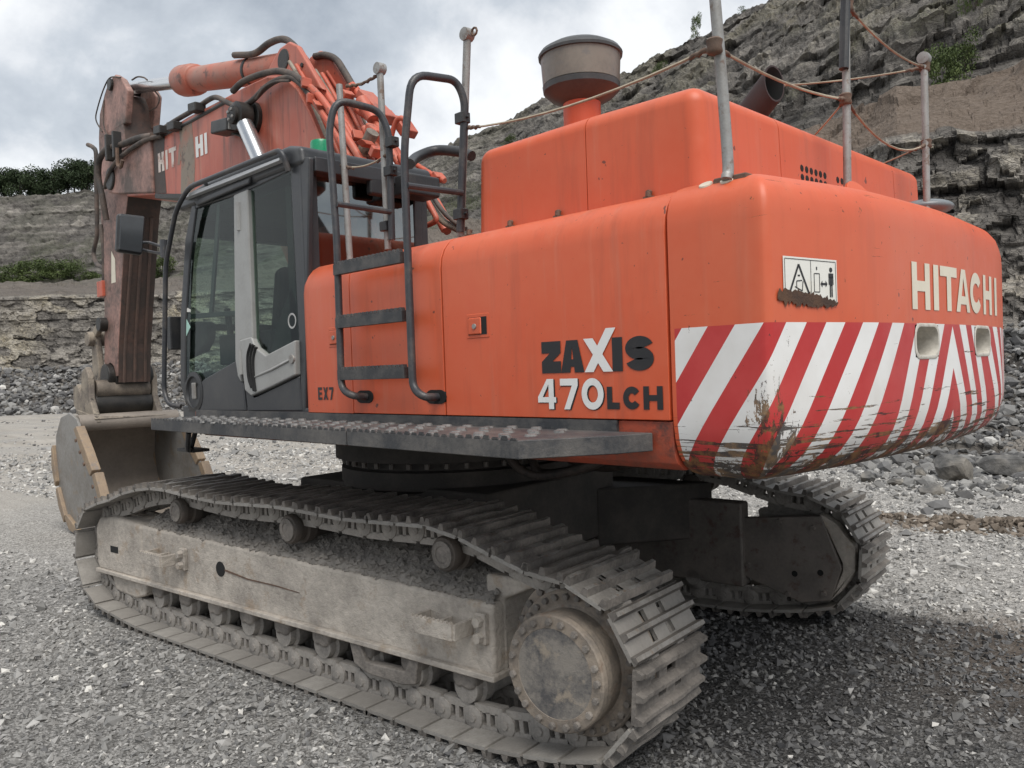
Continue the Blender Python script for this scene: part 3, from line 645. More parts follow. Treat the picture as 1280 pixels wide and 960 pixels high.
post((-3.2,1.414,2.563), (-3.2,1.469,3.326), .021, True, 'steel', False, (-3.2,1.402,2.67))
obj('post_foot', G().box(-3.27, -3.13, 1.33, 1.395, 2.545, 2.580), 'rust', ST[-1], .006, 1)
post((-3.10, .10, 2.58), (-3.10, .055, 3.67), .0195, True, 'steel')
obj('post_sleeve', G().cyl((-3.10, .0985, 3.30), (-3.10, .054, 3.66), .0235, None, 10), 'black', ST[-1])
post((-3.10, -1.03, 2.58), (-3.10, -1.05, 3.62), .0195, True, 'steel')
def rope(a, b, sag=.03, r=.0075, m='rope', knots=True):
    a, b = V(a), V(b); pts = [a + (b-a)*t - V(0, 0, 4*sag*t*(1-t)) for t in (k/10 for k in range(11))]
    o = obj('safety_rope', G().tube(pts, r, 6), m, EXC, smooth=60)
    if knots:
        for q, dd in ((a, pts[1]-a), (b, pts[-2]-b)):
            d = dd.normalized(); obj('rope_knot', G().tube([q + d*(.015*k) + V(0, 0, .004*math.sin(k*2.2)) for k in range(9)], [.010, .012, .008, .011, .009, .011, .008, .009, .006], 7), 'rust', o, smooth=60)
    return o
rope((-0.56,1.25,3.645), (-0.79,1.19,3.658), .01, .006, 'steel')
rope((-0.467,1.25,3.185), (-0.894,1.19,3.188), .04, .006)
pA, pB, pC, pD = (-1.559,1.18,3.174), (-3.2,1.47,3.032), (-3.1,0.087,3.156), (-3.1,-1.059,3.581)
pE = (-3.1,-1.052,3.132)
rope(pA, pB, .05, .006); rope(pB, pC, .035, .006); rope(pC, pE, .12, .006)
rope((-3.1,0.028,3.623), pD, .05, .006); rope(pC, (-2.1, -1.36, 3.30), .02, .005); rope(pD, (-2.4, -.35, 3.50), .02, .005); rope(pE, (-2.2, -1.38, 3.06), .02, .005)
for q in (pB, pC, pE, pD, (-3.1,0.037,3.62)):
    obj('rope_binding', G().lathe([(.022, -.028), (.03, -.02), (.026, 0), (.031, .02), (.022, .028)], q, V(0, 0, 1), 12), 'rust', EXC, smooth=60)
obj('handrail_arm', G().tube(cr([(-1.207,1.3,3.038), (-1.032,1.1,3.145), (-1.022,0.95,3.209), (-1.178,0.9,3.175), (-1.28,0.9,3.13)], 6), .03, 10), 'black', EXC, smooth=50)

# ---- cab
CY = 1.44
def px(pts, y=CY):                         # outline on the cab side as (x, z)
    return [(p[0], p[2]) for p in pts]
def cpan(pts, y0, y1, g=None): g = g or G(); g.prism(px(pts), y0, y1); return g
g = G()
cpan([(1.209,1.44,3.267), (1.165,1.44,3.159), (1.308,1.44,2.833), (1.426,1.44,2.371), (1.49,1.44,1.881), (1.428,1.44,1.77), (1.493,1.44,1.708), (1.579,1.44,1.87), (1.527,1.44,2.378), (1.381,1.44,2.964)], 1.40, CY, g)          # front pillar
cpan([(-0.173,1.44,3.27), (-0.414,1.44,3.22), (-0.348,1.44,2.581), (-0.251,1.44,1.674), (-0.204,1.44,1.674), (-0.208,1.44,2.099), (-0.185,1.44,3.178)], 1.40, CY-.002, g)                      # rear pillar
cpan([(1.275,1.44,3.308), (0.46,1.44,3.304), (-0.194,1.44,3.296), (-0.186,1.44,3.183), (0.337,1.44,3.158), (0.508,1.44,3.156), (1.096,1.44,3.171), (1.192,1.44,3.163)], 1.38, CY-.004, g)     # roof rail
g.box(-.30, 1.56, .44, 1.436, 1.60, 1.70)                               # floor
g.box(-.305, -.19, .44, .56, 1.70, 3.2); g.box(1.36, 1.46, .44, .54, 1.70, 3.2); g.box(.40, .48, .44, .50, 1.7, 3.2)
g.box(-.30, 1.5, .44, .48, 1.70, 2.05)
g.box(-.30, -.27, .44, 1.40, 1.70, 2.42)
CAB = obj('cab', g, 'cab', EXC, .012, 2)
obj('cab_roof', G().prism([(-.36, 3.19), (1.42, 3.19), (1.50, 3.22), (1.42, 3.285), (1.0, 3.325), (-.2, 3.335), (-.34, 3.30)], .42, 1.455), 'cab', CAB, .03, 3)
obj('roof_edge_sheen', cpan([(1.275,1.46,3.27), (0.435,1.46,3.264), (-0.168,1.46,3.258), (-0.167,1.46,3.239), (0.438,1.46,3.238), (1.263,1.46,3.244)], 1.455, 1.50), 'edge_sheen', CAB, .003, 1)  # sky reflection along the roof edge, painted as a pale strip
obj('door_top', cpan([(1.132,1.44,3.218), (0.467,1.44,3.23), (0.264,1.44,3.229), (0.29,1.44,3.186), (0.482,1.44,3.184), (1.096,1.44,3.171)], CY, CY+.03), 'cab', CAB, .012, 3)
obj('lower_panel', cpan([(0.608,1.44,2.026), (0.571,1.44,1.914), (0.529,1.44,1.858), (0.51,1.44,1.67), (1.44,1.44,1.659), (1.43,1.44,1.758), (1.308,1.44,1.837), (1.124,1.44,1.906)], 1.40, CY+.008), 'cab', CAB, .012, 3)
obj('lower_panel', cpan([(0.516,1.44,1.869), (0.389,1.44,1.764), (-0.202,1.44,1.899), (-0.223,1.44,1.679), (0.487,1.44,1.67)], 1.40, CY+.004), 'cab', CAB, .01, 2)
obj('window_pane', cpan([(1.178,1.44,3.161), (0.508,1.44,3.156), (0.609,1.44,2.02), (1.124,1.44,1.9), (1.309,1.44,1.83), (1.491,1.44,1.869), (1.44,1.44,2.372), (1.322,1.44,2.835)], 1.424, 1.430), 'glass', CAB, smooth=0)
obj('window_pane', cpan([(0.337,1.44,3.158), (-0.186,1.44,3.183), (-0.208,1.44,2.099), (-0.2,1.44,2.124), (0.169,1.44,2.043), (0.355,1.44,2.157)], 1.424, 1.430), 'glass', CAB, smooth=0)
g = G(); g.box(-.31, -.304, .56, 1.38, 2.44, 3.17); obj('rear_window_pane', g, 'rearglass', CAB, smooth=0)
g = G(); g.box(-.32, -.29, .44, 1.43, 2.38, 2.45); g.box(-.32, -.29, .50, .57, 2.4, 3.2); g.box(-.32, -.29, 1.33, 1.44, 2.4, 3.2); g.box(-.315, -.295, 1.19, 1.215, 2.44, 3.18); g.box(-.42, -.30, .46, 1.40, 3.14, 3.23); obj('rear_window_frame', g, 'cab', CAB, .008, 2)
g = G(); g.box(-.55, -.36, .52, .80, 3.06, 3.20); g.box(-.42, -.36, .86, 1.0, 3.05, 3.17); obj('rear_light_bar', g, 'black', CAB, .02, 2)
g = G(); g.prism([(1.50, 1.75), (1.508, 1.75), (1.36, 3.16), (1.352, 3.16)], .5, 1.40); obj('front_window_pane', g, 'glassclear', CAB, smooth=0)
g = G(); g.box(-.2, 1.40, .452, .458, 2.05, 3.16); obj('right_window_pane', g, 'glassclear', CAB, smooth=0)
obj('door_pillar', cpan([(0.532,1.44,3.154), (0.337,1.44,3.158), (0.345,1.44,2.152), (0.515,1.44,2.155), (0.54,1.44,1.869), (0.582,1.44,1.914), (0.608,1.44,2.026)], 1.40, CY+.02), 'cabgrey', CAB, .012, 3)
SP = obj('door_panel', cpan([(0.526,1.44,2.161), (0.354,1.44,2.174), (0.305,1.44,2.101), (0.169,1.44,2.043), (-0.209,1.44,2.124), (-0.193,1.44,1.904), (0.092,1.44,1.837), (0.388,1.44,1.775), (0.475,1.44,1.813)], 1.41, CY+.026), 'cabgrey', CAB, .012, 3)
for a, b, c, d in (((0.353,1.466,2.125), (0.404,1.466,2.046), (0.405,1.466,1.911), (0.366,1.466,1.835)), ((0.32,1.466,2.118), (0.366,1.466,2.034), (0.366,1.466,1.9), (0.335,1.466,1.813)), ((0.288,1.466,2.101), (0.328,1.466,2.017), (0.328,1.466,1.888), (0.313,1.466,1.808))):
    obj('vent_slot', G().tube(cr([a, b, c, d], 4), .013, 6), 'seam', SP)
obj('panel_crease', G().tube([(0.32,1.464,1.904), (0.091,1.464,1.947), (-0.155,1.464,2.006)], [.008, .012, .012], 6), 'cabgrey', SP, smooth=60)
q = (-0.168,1.466,2.006); obj('door_lock', G().cyl((q[0], 1.46, q[2]), (q[0], 1.475, q[2]), .032, .028, 14), 'steel', SP)
for a, b in (((0.462,1.46,3.091), (0.467,1.46,2.902)), ((0.515,1.46,2.094), (0.518,1.46,1.924))): obj('hinge', G().cyl(a, b, .018, None, 8), 'cabgrey', CAB)
q = (1.303,1.45,1.807); g = G().lathe([(.15, 0), (.155, .015), (.12, .022), (.11, .008), (.001, .008)], (q[0]+.01, 1.436, q[2]), V(0, 1, 0), 24); DH = obj('door_handle', g, 'black', CAB, smooth=50)
obj('handle_grip', G().box(q[0]-.035, q[0]+.025, 1.446, 1.463, q[2]-.055, q[2]+.07), 'steel', DH, .008)
obj('window_divider', cpan([(0.866,1.42,3.153), (0.817,1.42,3.144), (1.016,1.42,2.378), (1.069,1.42,2.382)], 1.405, 1.42), 'cab', CAB, .003, 1)
obj('window_rail', cpan([(1.484,1.42,2.406), (0.618,1.42,2.372), (0.621,1.42,2.338), (1.487,1.42,2.369)], 1.40, 1.42), 'cab', CAB, .003, 1)
q = [(1.431,1.432,2.365), (1.366,1.432,2.3), (1.444,1.432,2.237), (1.502,1.432,2.308)]; obj('sticker', G().prism(px(q), 1.4305, 1.433), 'sticker', CAB, smooth=0)
q = (-0.128,1.432,2.249); obj('round_sticker', G().lathe([(.05, 0), (.05, .002), (.044, .0022), (.044, .001), (.038, .001), (.038, .0)], (q[0], 1.431, q[2]), V(0, 1, 0), 20, False), 'lens', CAB)
obj('sticker', G().prism(px([(1.436,1.432,2.458), (1.352,1.432,2.433), (1.354,1.432,2.415), (1.44,1.432,2.421)]), 1.4305, 1.433), 'signwhite', CAB, smooth=0)
# inside
g = G(); g.box(.55, 1.10, .70, 1.18, 1.98, 2.12); g.box(.65, 1.0, .8, 1.1, 1.7, 1.98); g.prism([(.50, 2.08), (.66, 2.08), (.54, 2.66), (.42, 2.68)], .70, 1.18); g.prism([(.43, 2.70), (.53, 2.70), (.50, 2.92), (.42, 2.92)], .82, 1.06); obj('seat', g, 'seat', CAB, .04, 3)
g = G(); g.box(.3, 1.05, 1.22, 1.36, 2.0, 2.22); g.box(.3, 1.05, .58, .70, 2.0, 2.22); g.tube([(1.0, 1.29, 2.2), (1.04, 1.29, 2.42)], .025, 8); g.box(-.25, .12, .52, 1.36, 1.7, 2.35); obj('console', g, 'seat', CAB, .03, 2)
g = G(); g.prism(px([(1.614,1.36,2.36), (1.191,1.36,2.332), (1.204,1.36,2.194), (1.322,1.36,2.109), (1.644,1.36,2.058)]), 1.30, 1.38); g.box(1.15, 1.45, .6, 1.38, 1.7, 1.95); obj('armrest', g, 'seat', CAB, .03, 2)
g = G(); g.box(1.26, 1.36, .50, 1.40, 2.98, 3.18); g.box(1.40, 1.47, .50, 1.40, 2.28, 2.33); g.box(1.38, 1.45, .95, 1.0, 2.3, 3.0); g.box(-.2, 1.3, .46, 1.40, 3.10, 3.19); g.box(-.29, 1.3, .455, .50, 2.0, 2.2); obj('cab_lining', g, 'seat', CAB, .01)
g = G(); g.prism(px([(0.413,1.4,3.177), (-0.117,1.4,3.202), (-0.12,1.4,3.106), (0.114,1.4,3.107), (0.353,1.4,3.085)]), 1.385, 1.40); g.prism(px([(-0.057,1.4,3.199), (-0.117,1.4,3.202), (-0.14,1.4,2.102), (-0.051,1.4,2.106)]), 1.385, 1.40); g.prism(px([(-0.079,1.4,2.462), (-0.155,1.4,2.304), (-0.14,1.4,2.102), (0.223,1.4,2.034), (0.133,1.4,2.22)]), 1.385, 1.40); obj('window_mask', g, 'seat', CAB)
# guard rail round the cab front, mirror
obj('guard_rail', G().tube(bend([(-0.21,1.46,3.17), (-0.204,1.5,3.299), (1.091,1.52,3.3), (1.281,1.54,3.166), (1.51,1.54,2.79), (1.645,1.54,1.812), (1.564,1.54,1.713), (1.487,1.48,1.698)], .09), .0185, 10), 'rail', CAB, smooth=50)
obj('rail_bracket', G().tube([(0.871,1.5,3.302), (0.953,1.44,3.274)], .014, 8), 'rail', CAB)
MIR = obj('mirror', G().tube(bend([(1.74,1.453,2.955), (2.2,1.389,3.06), (2.2,1.442,3.055)], .03), .012, 8).tube(bend([(1.74,1.449,2.898), (2.2,1.392,2.986), (2.2,1.444,2.995)], .03), .012, 8), 'rail', CAB, smooth=50)
q = [(2.2,1.622,3.281), (2.2,1.4,3.279), (2.2,1.44,2.949), (2.2,1.648,2.966)]
obj('mirror_shell', G().prism([(p[1], p[2]) for p in q], 2.20, 2.27, 'yz'), 'black', MIR, .025, 4)
mc = (sum(p[1] for p in q)/4, sum(p[2] for p in q)/4)
obj('mirror_face', G().prism([(mc[0] + (p[1]-mc[0])*.86, mc[1] + (p[2]-mc[1])*.9) for p in q], 2.192, 2.21, 'yz'), 'mirror', MIR, .006, 2)
obj('rail_clamp', G().cyl((1.521,1.54,2.974), (1.52,1.54,2.84), .032, None, 10), 'rail', MIR)
obj('front_lamp', G().box(1.62, 1.70, 1.36, 1.48, 2.14, 2.40), 'black', CAB, .01)
q = (-0.18,1.2,3.338); BE = obj('beacon', G().cyl((q[0], q[1], q[2]-.14), (q[0], q[1], q[2]-.05), .055, None, 16), 'black', CAB)
obj('beacon_lens', G().lathe([(.070, -.05), (.072, .05), (.066, .066), (.05, .072), (.001, .074)], q, V(0, 0, 1), 20), 'green', BE, smooth=40)
obj('beacon_label', G().add([(q[0] + .0685*math.cos(R(a)), q[1] + .0685*math.sin(R(a)), q[2] + z) for a in (100, 120, 140) for z in (-.048, -.026)], [(0, 2, 3, 1), (2, 4, 5, 3)]), 'signwhite', BE, smooth=0)

# ---- boom
BY = .30
boom_o = [(.0, 1.95), (.45, 1.80), (1.0, 2.35), (1.75, 2.98), (2.6, 3.45), (3.5, 3.80), (4.5, 4.0), (5.6, 4.17), (5.6, 4.70), (5.0, 4.70), (4.58, 4.685), (3.8, 4.70), (3.1, 4.685), (2.5, 4.68), (2.1, 4.66), (1.8, 4.58), (1.58, 4.40), (1.38, 4.12), (1.08, 3.62), (.62, 2.9), (.1, 2.2)]
BOOM = obj('boom', G().prism(boom_o, -BY, BY), 'boom', EXC, .015, 2)
g = G(); top = [(5.0, 4.705), (4.58, 4.69), (3.8, 4.705), (3.1, 4.69), (2.5, 4.685), (2.1, 4.665)]
head = [(4.75, 4.06), (5.85, 4.24), (6.12, 4.30), (6.2, 4.45), (6.12, 4.60), (5.95, 4.74), (5.2, 4.74), (4.75, 4.72)]
for y0, y1 in ((BY-.02, BY+.03), (-BY-.03, -BY+.02)):
    obj('boom_fork', G().prism(head, y0, y1), 'arm', BOOM, .02, 2)
obj('pivot_pin', G().cyl((6.01, -.36, 4.455), (6.01, .36, 4.455), .14, None, 20), 'grease', BOOM, .02)
obj('boom_flange', G().prism([(4.7, 4.04), (3.5, 3.83), (3.5, 3.79), (4.7, 3.99)], -BY-.02, BY+.02), 'grease', BOOM)
decal('worn_patch', [[(4.05, 3.93), (3.72, 3.88), (3.66, 4.2), (3.70, 4.62), (4.02, 4.62), (4.0, 4.3)]], lambda a, b, th: (a, BY+.0015, b), 'patch', BOOM)
decal('worn_patch', [[(4.745, 4.05), (4.42, 4.0), (4.45, 4.4), (4.40, 4.66), (4.745, 4.68)]], lambda a, b, th: (a, BY+.0015, b), 'arm_rear', BOOM)
cells = [(0, .14), (.175, .05), (.25, .17), (.43, .18), (.63, .18), (.83, .15), (1.01, .05)]
slant = lambda a, b: (a*1.18, b - a*.041)
words('HIT', cells[:3], .26, .215, lambda a, b, th: (4.61-a, BY+.003, 4.265+b), 'oldletter', BOOM, slant)
words('AC', cells[3:5], .26, .215, lambda a, b, th: (4.61-a, BY+.0025, 4.265+b), 'patch', BOOM, slant)
words('HI', cells[5:], .26, .215, lambda a, b, th: (4.61-a, BY+.004, 4.265+b), 'white', BOOM, slant)
for y in (.16, -.16):                       # arm-cylinder bracket on the boom's back
    obj('cylinder_bracket', G().prism([(1.35, 4.36), (1.9, 4.58), (2.4, 4.66), (2.25, 4.82), (2.05, 4.93), (1.88, 4.94), (1.74, 4.86), (1.55, 4.62)], y-.03, y+.03), 'boom', BOOM, .02, 2)
g = G(); g.cyl((1.98, .10, 4.80), (1.98, .20, 4.80), .10, None, 18); obj('bracket_pin', g, 'grease', BOOM, .01)
for q in ((1.66, .192, 4.66), (1.80, .192, 4.63)): obj('bolt', bolt(q, (0, 1, 0), .022, .012), 'grease', BOOM)
A0, A1 = V(1.98, 0, 4.80), V(6.18, 0, 5.70); AD = (A1-A0).normalized()
ACY = obj('arm_cylinder', G().lathe([(.10, 0), (.13, .05), (.135, .06), (.135, 2.28)], A0, AD, 24), 'boomcyl', BOOM, smooth=50)
obj('cylinder_gland', G().lathe([(.14, 2.25), (.165, 2.27), (.175, 2.35), (.175, 2.58), (.165, 2.64), (.10, 2.66)], A0, AD, 24), 'boomcyl', ACY, smooth=50)
obj('cylinder_band', G().lathe([(.139, .9), (.143, .91), (.143, .95), (.139, .96)], A0, AD, 24, False), 'grease', ACY)
obj('cylinder_rod', G().cyl(A0 + AD*2.6, A1, .075, None, 20), 'chrome', ACY, smooth=50)
for sgn in (1, -1):
    y = .43*sgn; b0, b1 = V(2.36, y, 4.33), V(.75, y, 1.95)
    BC = obj('boom_cylinder', G().cyl(b0 + (b1-b0)*.45, b1, .13, None, 20), 'boomcyl', EXC, smooth=50)
    obj('cylinder_rod', G().cyl(b0 + (b1-b0)*.04, b0 + (b1-b0)*.46, .078, None, 18), 'chrome', BC, smooth=50)
    obj('rod_eye', G().lathe([(.10, -.07), (.13, -.06), (.13, .06), (.10, .07)], b0, V(0, 1, 0), 20), 'grease', BC, smooth=40)
    obj('rod_pin', G().lathe([(.001, .0), (.085, 0), (.085, .03), (.07, .04), (.001, .04)], b0 + V(0, .07*sgn, 0), V(0, sgn, 0), 18), 'grease', BC, smooth=40)
    for k in range(4): obj('bolt', bolt(b0 + V(.05*math.cos(k*1.57+.6), .11*sgn, .05*math.sin(k*1.57+.6)), (0, sgn, 0), .014, .012), 'steel', BC)
g = G().cyl((2.36, -.40, 4.33), (2.36, .345, 4.33), .155, None, 24); obj('boom_boss', g, 'grease', BOOM, .01)
q = (2.671,0.42,4.306); WL = obj('work_lamp', G().obox(q, (.17, .0, .02), (0, .09, 0), (-.01, 0, .06)), 'black', BOOM, .015)
obj('lamp_glass', G().obox(V(q) + V(-.0, .0, -.002) + V(-.172, 0, -.02), (.006, 0, .001), (0, .075, 0), (-.001, 0, .048)), 'lens', WL)
obj('lamp_bracket', G().tube([(q[0]-.16, .32, q[2]-.17), (q[0]-.14, .36, q[2]-.1), (q[0]-.05, .40, q[2]-.06)], .016, 6), 'black', WL)

# ---- arm
arm_o = [(6.58, 1.98), (6.88, 1.98), (6.90, 2.2), (6.83, 2.7), (6.79, 3.1), (6.70, 4.1), (6.76, 4.7), (6.74, 5.15), (6.66, 5.45), (6.45, 5.66), (6.28, 5.76), (6.05, 5.77), (5.92, 5.70), (5.86, 5.45), (5.86, 5.15), (5.80, 4.75), (5.78, 4.3), (5.92, 4.0), (6.17, 3.1), (6.36, 2.4), (6.43, 1.98)]
g = G(); AYW = .21
g.prism([p for p in arm_o if p[1] < 5.2 or p[0] > 6.5], -AYW, AYW)
ARM = obj('arm', g, 'arm', EXC, .012, 2)
ear = [(6.74, 5.12), (6.66, 5.45), (6.45, 5.66), (6.28, 5.78), (6.05, 5.80), (5.86, 5.70), (5.66, 5.50), (5.78, 5.12)]
for y0, y1 in ((.13, .214), (-.214, -.13)): obj('arm_ear', G().prism(ear, y0, y1), 'arm', ARM, .02, 2)
obj('arm_pin', G().cyl((6.18, -.25, 5.70), (6.18, .25, 5.70), .075, None, 18), 'grease', ARM, .012)
g = G()                                     # weld bars down the worn back face of the arm
back = [(5.855, 5.2), (5.795, 4.75), (5.775, 4.3), (5.91, 4.0), (6.16, 3.1), (6.35, 2.4), (6.43, 1.9)]
obj('arm_back_plate', G().add([(x-.004, y, z) for x, z in back for y in (AYW-.005, -AYW+.005)], [(2*i, 2*i+2, 2*i+3, 2*i+1) for i in range(len(back)-1)]), 'arm_rear', ARM, smooth=0)
obj('arm_pocket', G().prism([(5.86, 5.12), (6.5, 5.12), (6.4, 5.45), (6.0, 5.55), (5.90, 5.40)], -.14, .14), 'arm_rear', ARM)
for y in (.12, .0, -.12): obj('wear_bar', G().tube([(p.x - .008, y*(1 + .1*(3.2 - p.z)), p.z) for p in cr([(a, 0, b) for a, b in back[3:]], 4)], .022, 6), 'arm_bar', ARM)
for y in (.23, -.23): obj('arm_boss', G().cyl((6.68, y-.06, 1.98), (6.68, y+.06, 1.98), .17, None, 20), 'grease', ARM, .015)
obj('arm_tip', G().cyl((6.68, -.21, 1.98), (6.68, .21, 1.98), .20, None, 20), 'grease', ARM, .015)
decal('worn_patch', [[(6.50, 3.2), (6.34, 3.2), (6.33, 3.5), (6.45, 3.62)]], lambda a, b, th: (a, AYW+.003, b), 'cream', ARM)
BCY = obj('bucket_cylinder', G().cyl((7.0, 0, 5.0), (7.0, 0, 3.15), .13, None, 20), 'arm', ARM, smooth=50)
obj('cylinder_rod', G().cyl((7.0, 0, 3.2), (7.02, 0, 2.45), .065, None, 16), 'chrome', BCY, smooth=50)
obj('guide_link', G().prism([(6.72, 2.72), (6.86, 2.60), (7.14, 2.42), (7.17, 2.52), (7.08, 2.60), (6.80, 2.78)], .22, .29), 'linkage', ARM, .015)
obj('guide_link', G().prism([(6.72, 2.72), (6.86, 2.60), (7.14, 2.42), (7.17, 2.52), (7.08, 2.60), (6.80, 2.78)], -.29, -.22), 'linkage', ARM, .015)
obj('link_pin', G().cyl((7.08, -.34, 2.50), (7.08, .36, 2.50), .10, None, 18), 'linkage', ARM, .012)
obj('link_pin', G().cyl((6.78, -.30, 2.68), (6.78, .31, 2.68), .095, None, 18), 'grease', ARM, .012)
for y0 in (.20, -.28): obj('bucket_link', G().prism([(7.16, 2.52), (6.98, 2.52), (6.92, 2.1), (6.92, 1.75), (6.98, 1.42), (7.14, 1.42), (7.2, 1.8), (7.17, 2.1)], y0, y0+.08), 'linkage', ARM, .02, 2)
obj('link_pin', G().cyl((7.02, -.36, 1.78), (7.02, .38, 1.78), .09, None, 18), 'rustpin', ARM, .012)

# ---- bucket
BW = .62
prof_o = [(6.42, 1.42), (6.62, 1.50), (6.95, 1.45), (7.18, 1.20), (7.24, .85), (7.10, .45), (6.75, .14), (6.2, .03), (5.55, .02), (5.30, .05)]
prof_i = [(p[0] - .035*(1 if i > 1 else 0), p[1] + (.035 if i > 4 else -.035)) for i, p in enumerate(prof_o)]
BK = obj('bucket', G().prism(prof_o + prof_i[::-1], -BW, BW), ['bucket_in'], EXC, .006, 1); BK.location = (0, .10, 0)
obj('bucket_lip', G().cyl((6.40, -BW, 1.40), (6.42, BW, 1.40), .105, None, 18), 'bucket_in', BK, smooth=50)
sidep = [(6.36, 1.46), (6.62, 1.53), (6.97, 1.47), (7.21, 1.22), (7.27, .85), (7.13, .43), (6.77, .11), (6.2, .0), (5.55, -.01), (5.28, .03), (5.42, .40), (5.62, .72), (5.95, 1.05)]
for y0, y1 in ((BW, BW+.035), (-BW-.035, -BW)): obj('bucket_side', G().prism(sidep, y0, y1), 'bucket', BK, .008, 2)
for s_ in (1, -1):
    y0 = s_*(BW+.03)
    for pl2 in ([(6.33, 1.34), (6.22, 1.38), (5.90, 1.08), (5.70, .86), (5.80, .78), (6.02, .98)], [(5.74, .80), (5.62, .84), (5.42, .55), (5.30, .30), (5.42, .27), (5.58, .58)]):
        c = obj('side_cutter', G().prism(pl2, y0 - .055, y0 + .055), 'cutter', BK, .015, 2)
        for t in (.25, .5, .75):
            p = (pl2[0][0] + (pl2[4][0]-pl2[0][0])*t + .02, pl2[0][1] + (pl2[4][1]-pl2[0][1])*t)
            obj('bolt', bolt((p[0], y0 + .055*s_, p[1]), (0, s_, 0), .025, .015), 'rust', c)
    for pl2 in ([(7.29, 1.05), (7.24, 1.10), (7.14, .62), (7.20, .55), (7.31, .80)], [(7.18, .52), (7.10, .55), (6.85, .20), (6.9, .10), (7.08, .28)], [(6.86, .17), (6.78, .22), (6.35, .07), (6.3, -.02), (6.7, .03)]):
        obj('wear_plate', G().prism(pl2, y0 - .03, y0 + .05), 'cutter', BK, .012, 2)
for y in (.40, -.40): obj('bucket_ear', G().prism([(6.30, 1.40), (6.98, 1.46), (7.16, 1.62), (7.15, 1.84), (6.98, 1.90), (6.85, 1.74), (6.78, 2.06), (6.62, 2.12), (6.52, 1.98), (6.52, 1.72)], y-.04, y+.04), 'linkage', BK, .02, 2)
g = G(); g.prism([(6.30, 1.44), (7.05, 1.50), (7.0, 1.56), (6.35, 1.48)], -.45, .45); obj('ear_base', g, 'linkage', BK, .01)
obj('hinge_tube', G().cyl((6.64, -.36, 1.62), (6.64, .36, 1.62), .15, None, 18), 'grease', BK, .01)
obj('hinge_tube', G().cyl((6.62, -.34, 1.82), (6.62, .34, 1.82), .125, None, 18), 'linkage2', BK, .01)
for k in range(5):
    y = -.52 + .26*k; obj('bucket_tooth', G().prism([(5.42, .10), (5.42, -.0), (5.10, .0), (5.02, .03), (5.10, .07)], y-.07, y+.07), 'cutter', BK, .01)

# ---- hoses and pipes
def hose(pts, r, m, name='hydraulic_hose', par=None, n=6): return obj(name, G().tube(cr(pts, n), r, 8), m, par or BOOM, smooth=60)
hose([(3.055,0.12,5.178), (2.644,0.12,5.072), (2.359,0.12,5.083), (2.12,0.12,5.051), (1.94,0.12,4.955), (1.758,0.12,4.767), (1.597,0.12,4.578)], .033, 'hose')
hose([(1.609,0.12,4.595), (1.299,0.12,4.234), (1.14,0.12,4.051), (0.721,0.12,3.561), (0.421,0.12,3.212)], .033, 'pipe', 'oil_pipe')
hose([(1.939,-0.12,4.896), (1.776,-0.12,4.86), (1.596,-0.12,4.767), (1.476,-0.12,4.628), (1.348,-0.12,4.458)], .033, 'hose')
hose([(1.359,-0.12,4.475), (1.166,-0.12,4.249), (0.809,-0.12,3.83), (0.411,-0.12,3.323), (0.131,-0.12,2.991)], .033, 'pipe', 'oil_pipe')
hose([(2.627,0.37,4.648), (2.414,0.37,4.681), (2.079,0.37,4.655), (1.78,0.37,4.6), (1.541,0.37,4.505), (1.365,0.37,4.395)], .03, 'hose')
hose([(1.394,0.36,4.412), (1.163,0.34,4.221), (0.97,0.32,3.986), (0.733,0.3,3.678), (0.509,0.28,3.371)], .032, 'pipe', 'oil_pipe')
hose([(4.575,0.3,4.718), (4.115,0.3,4.735), (3.629,0.3,4.736), (3.269,0.3,4.751), (3.05,0.32,4.707), (2.738,0.36,4.564), (2.493,0.38,4.467), (2.243,0.38,4.456), (1.998,0.38,4.508), (1.768,0.38,4.517), (1.552,0.38,4.478), (1.405,0.37,4.386), (1.278,0.36,4.253)], .026, 'hose')
hose([(1.289,0.36,4.263), (1.046,0.34,3.981), (0.87,0.32,3.742), (0.69,0.3,3.491)], .03, 'pipe', 'oil_pipe')
hose([(2.13,0.4,4.437), (1.976,0.4,4.498), (1.762,0.4,4.497), (1.533,0.4,4.441)], .012, 'hose')
hose([(4.662,0.33,4.688), (5.079,0.34,4.752), (5.529,0.36,4.772), (5.819,0.37,4.804), (6.049,0.37,4.814), (6.28,0.37,4.732), (6.365,0.36,4.536), (6.313,0.34,4.273), (6.323,0.3,3.993)], .04, 'hose')
hose([(4.397,0.33,4.637), (4.868,0.35,4.676), (5.413,0.37,4.64), (5.764,0.37,4.587), (6.026,0.36,4.491), (6.213,0.34,4.378)], .026, 'hose')
hose([(7.488,0.1,5.244), (7.301,0.1,5.17), (7.188,0.1,5.058), (7.229,0.1,4.737), (7.254,0.1,4.3), (7.3,0.1,3.943), (7.456,0.1,3.729), (7.289,0.12,3.552), (6.781,0.2,3.435)], .03, 'hose')
hose([(6.829,0.2,4.017), (6.778,0.2,3.701), (6.78,0.2,3.445), (6.814,0.2,3.171)], .028, 'hose', 'oil_pipe', ARM)
q = (6.843,0.2,3.184); obj('valve_block', G().box(q[0]-.1, q[0]+.1, q[1]-.05, q[1]+.05, q[2]-.13, q[2]+.08), 'pipe', ARM, .01)
hose([(5.842,0.22,5.699), (6.136,0.24,5.775), (6.374,0.24,5.707), (6.637,0.24,5.516), (6.715,0.24,5.378), (6.501,0.24,5.171)], .009, 'hose', 'grease_line', ARM)
hose([(6.451,0.22,5.577), (6.482,0.23,5.324), (6.416,0.23,5.153), (6.204,0.23,5.003)], .008, 'hose', 'grease_line', ARM)
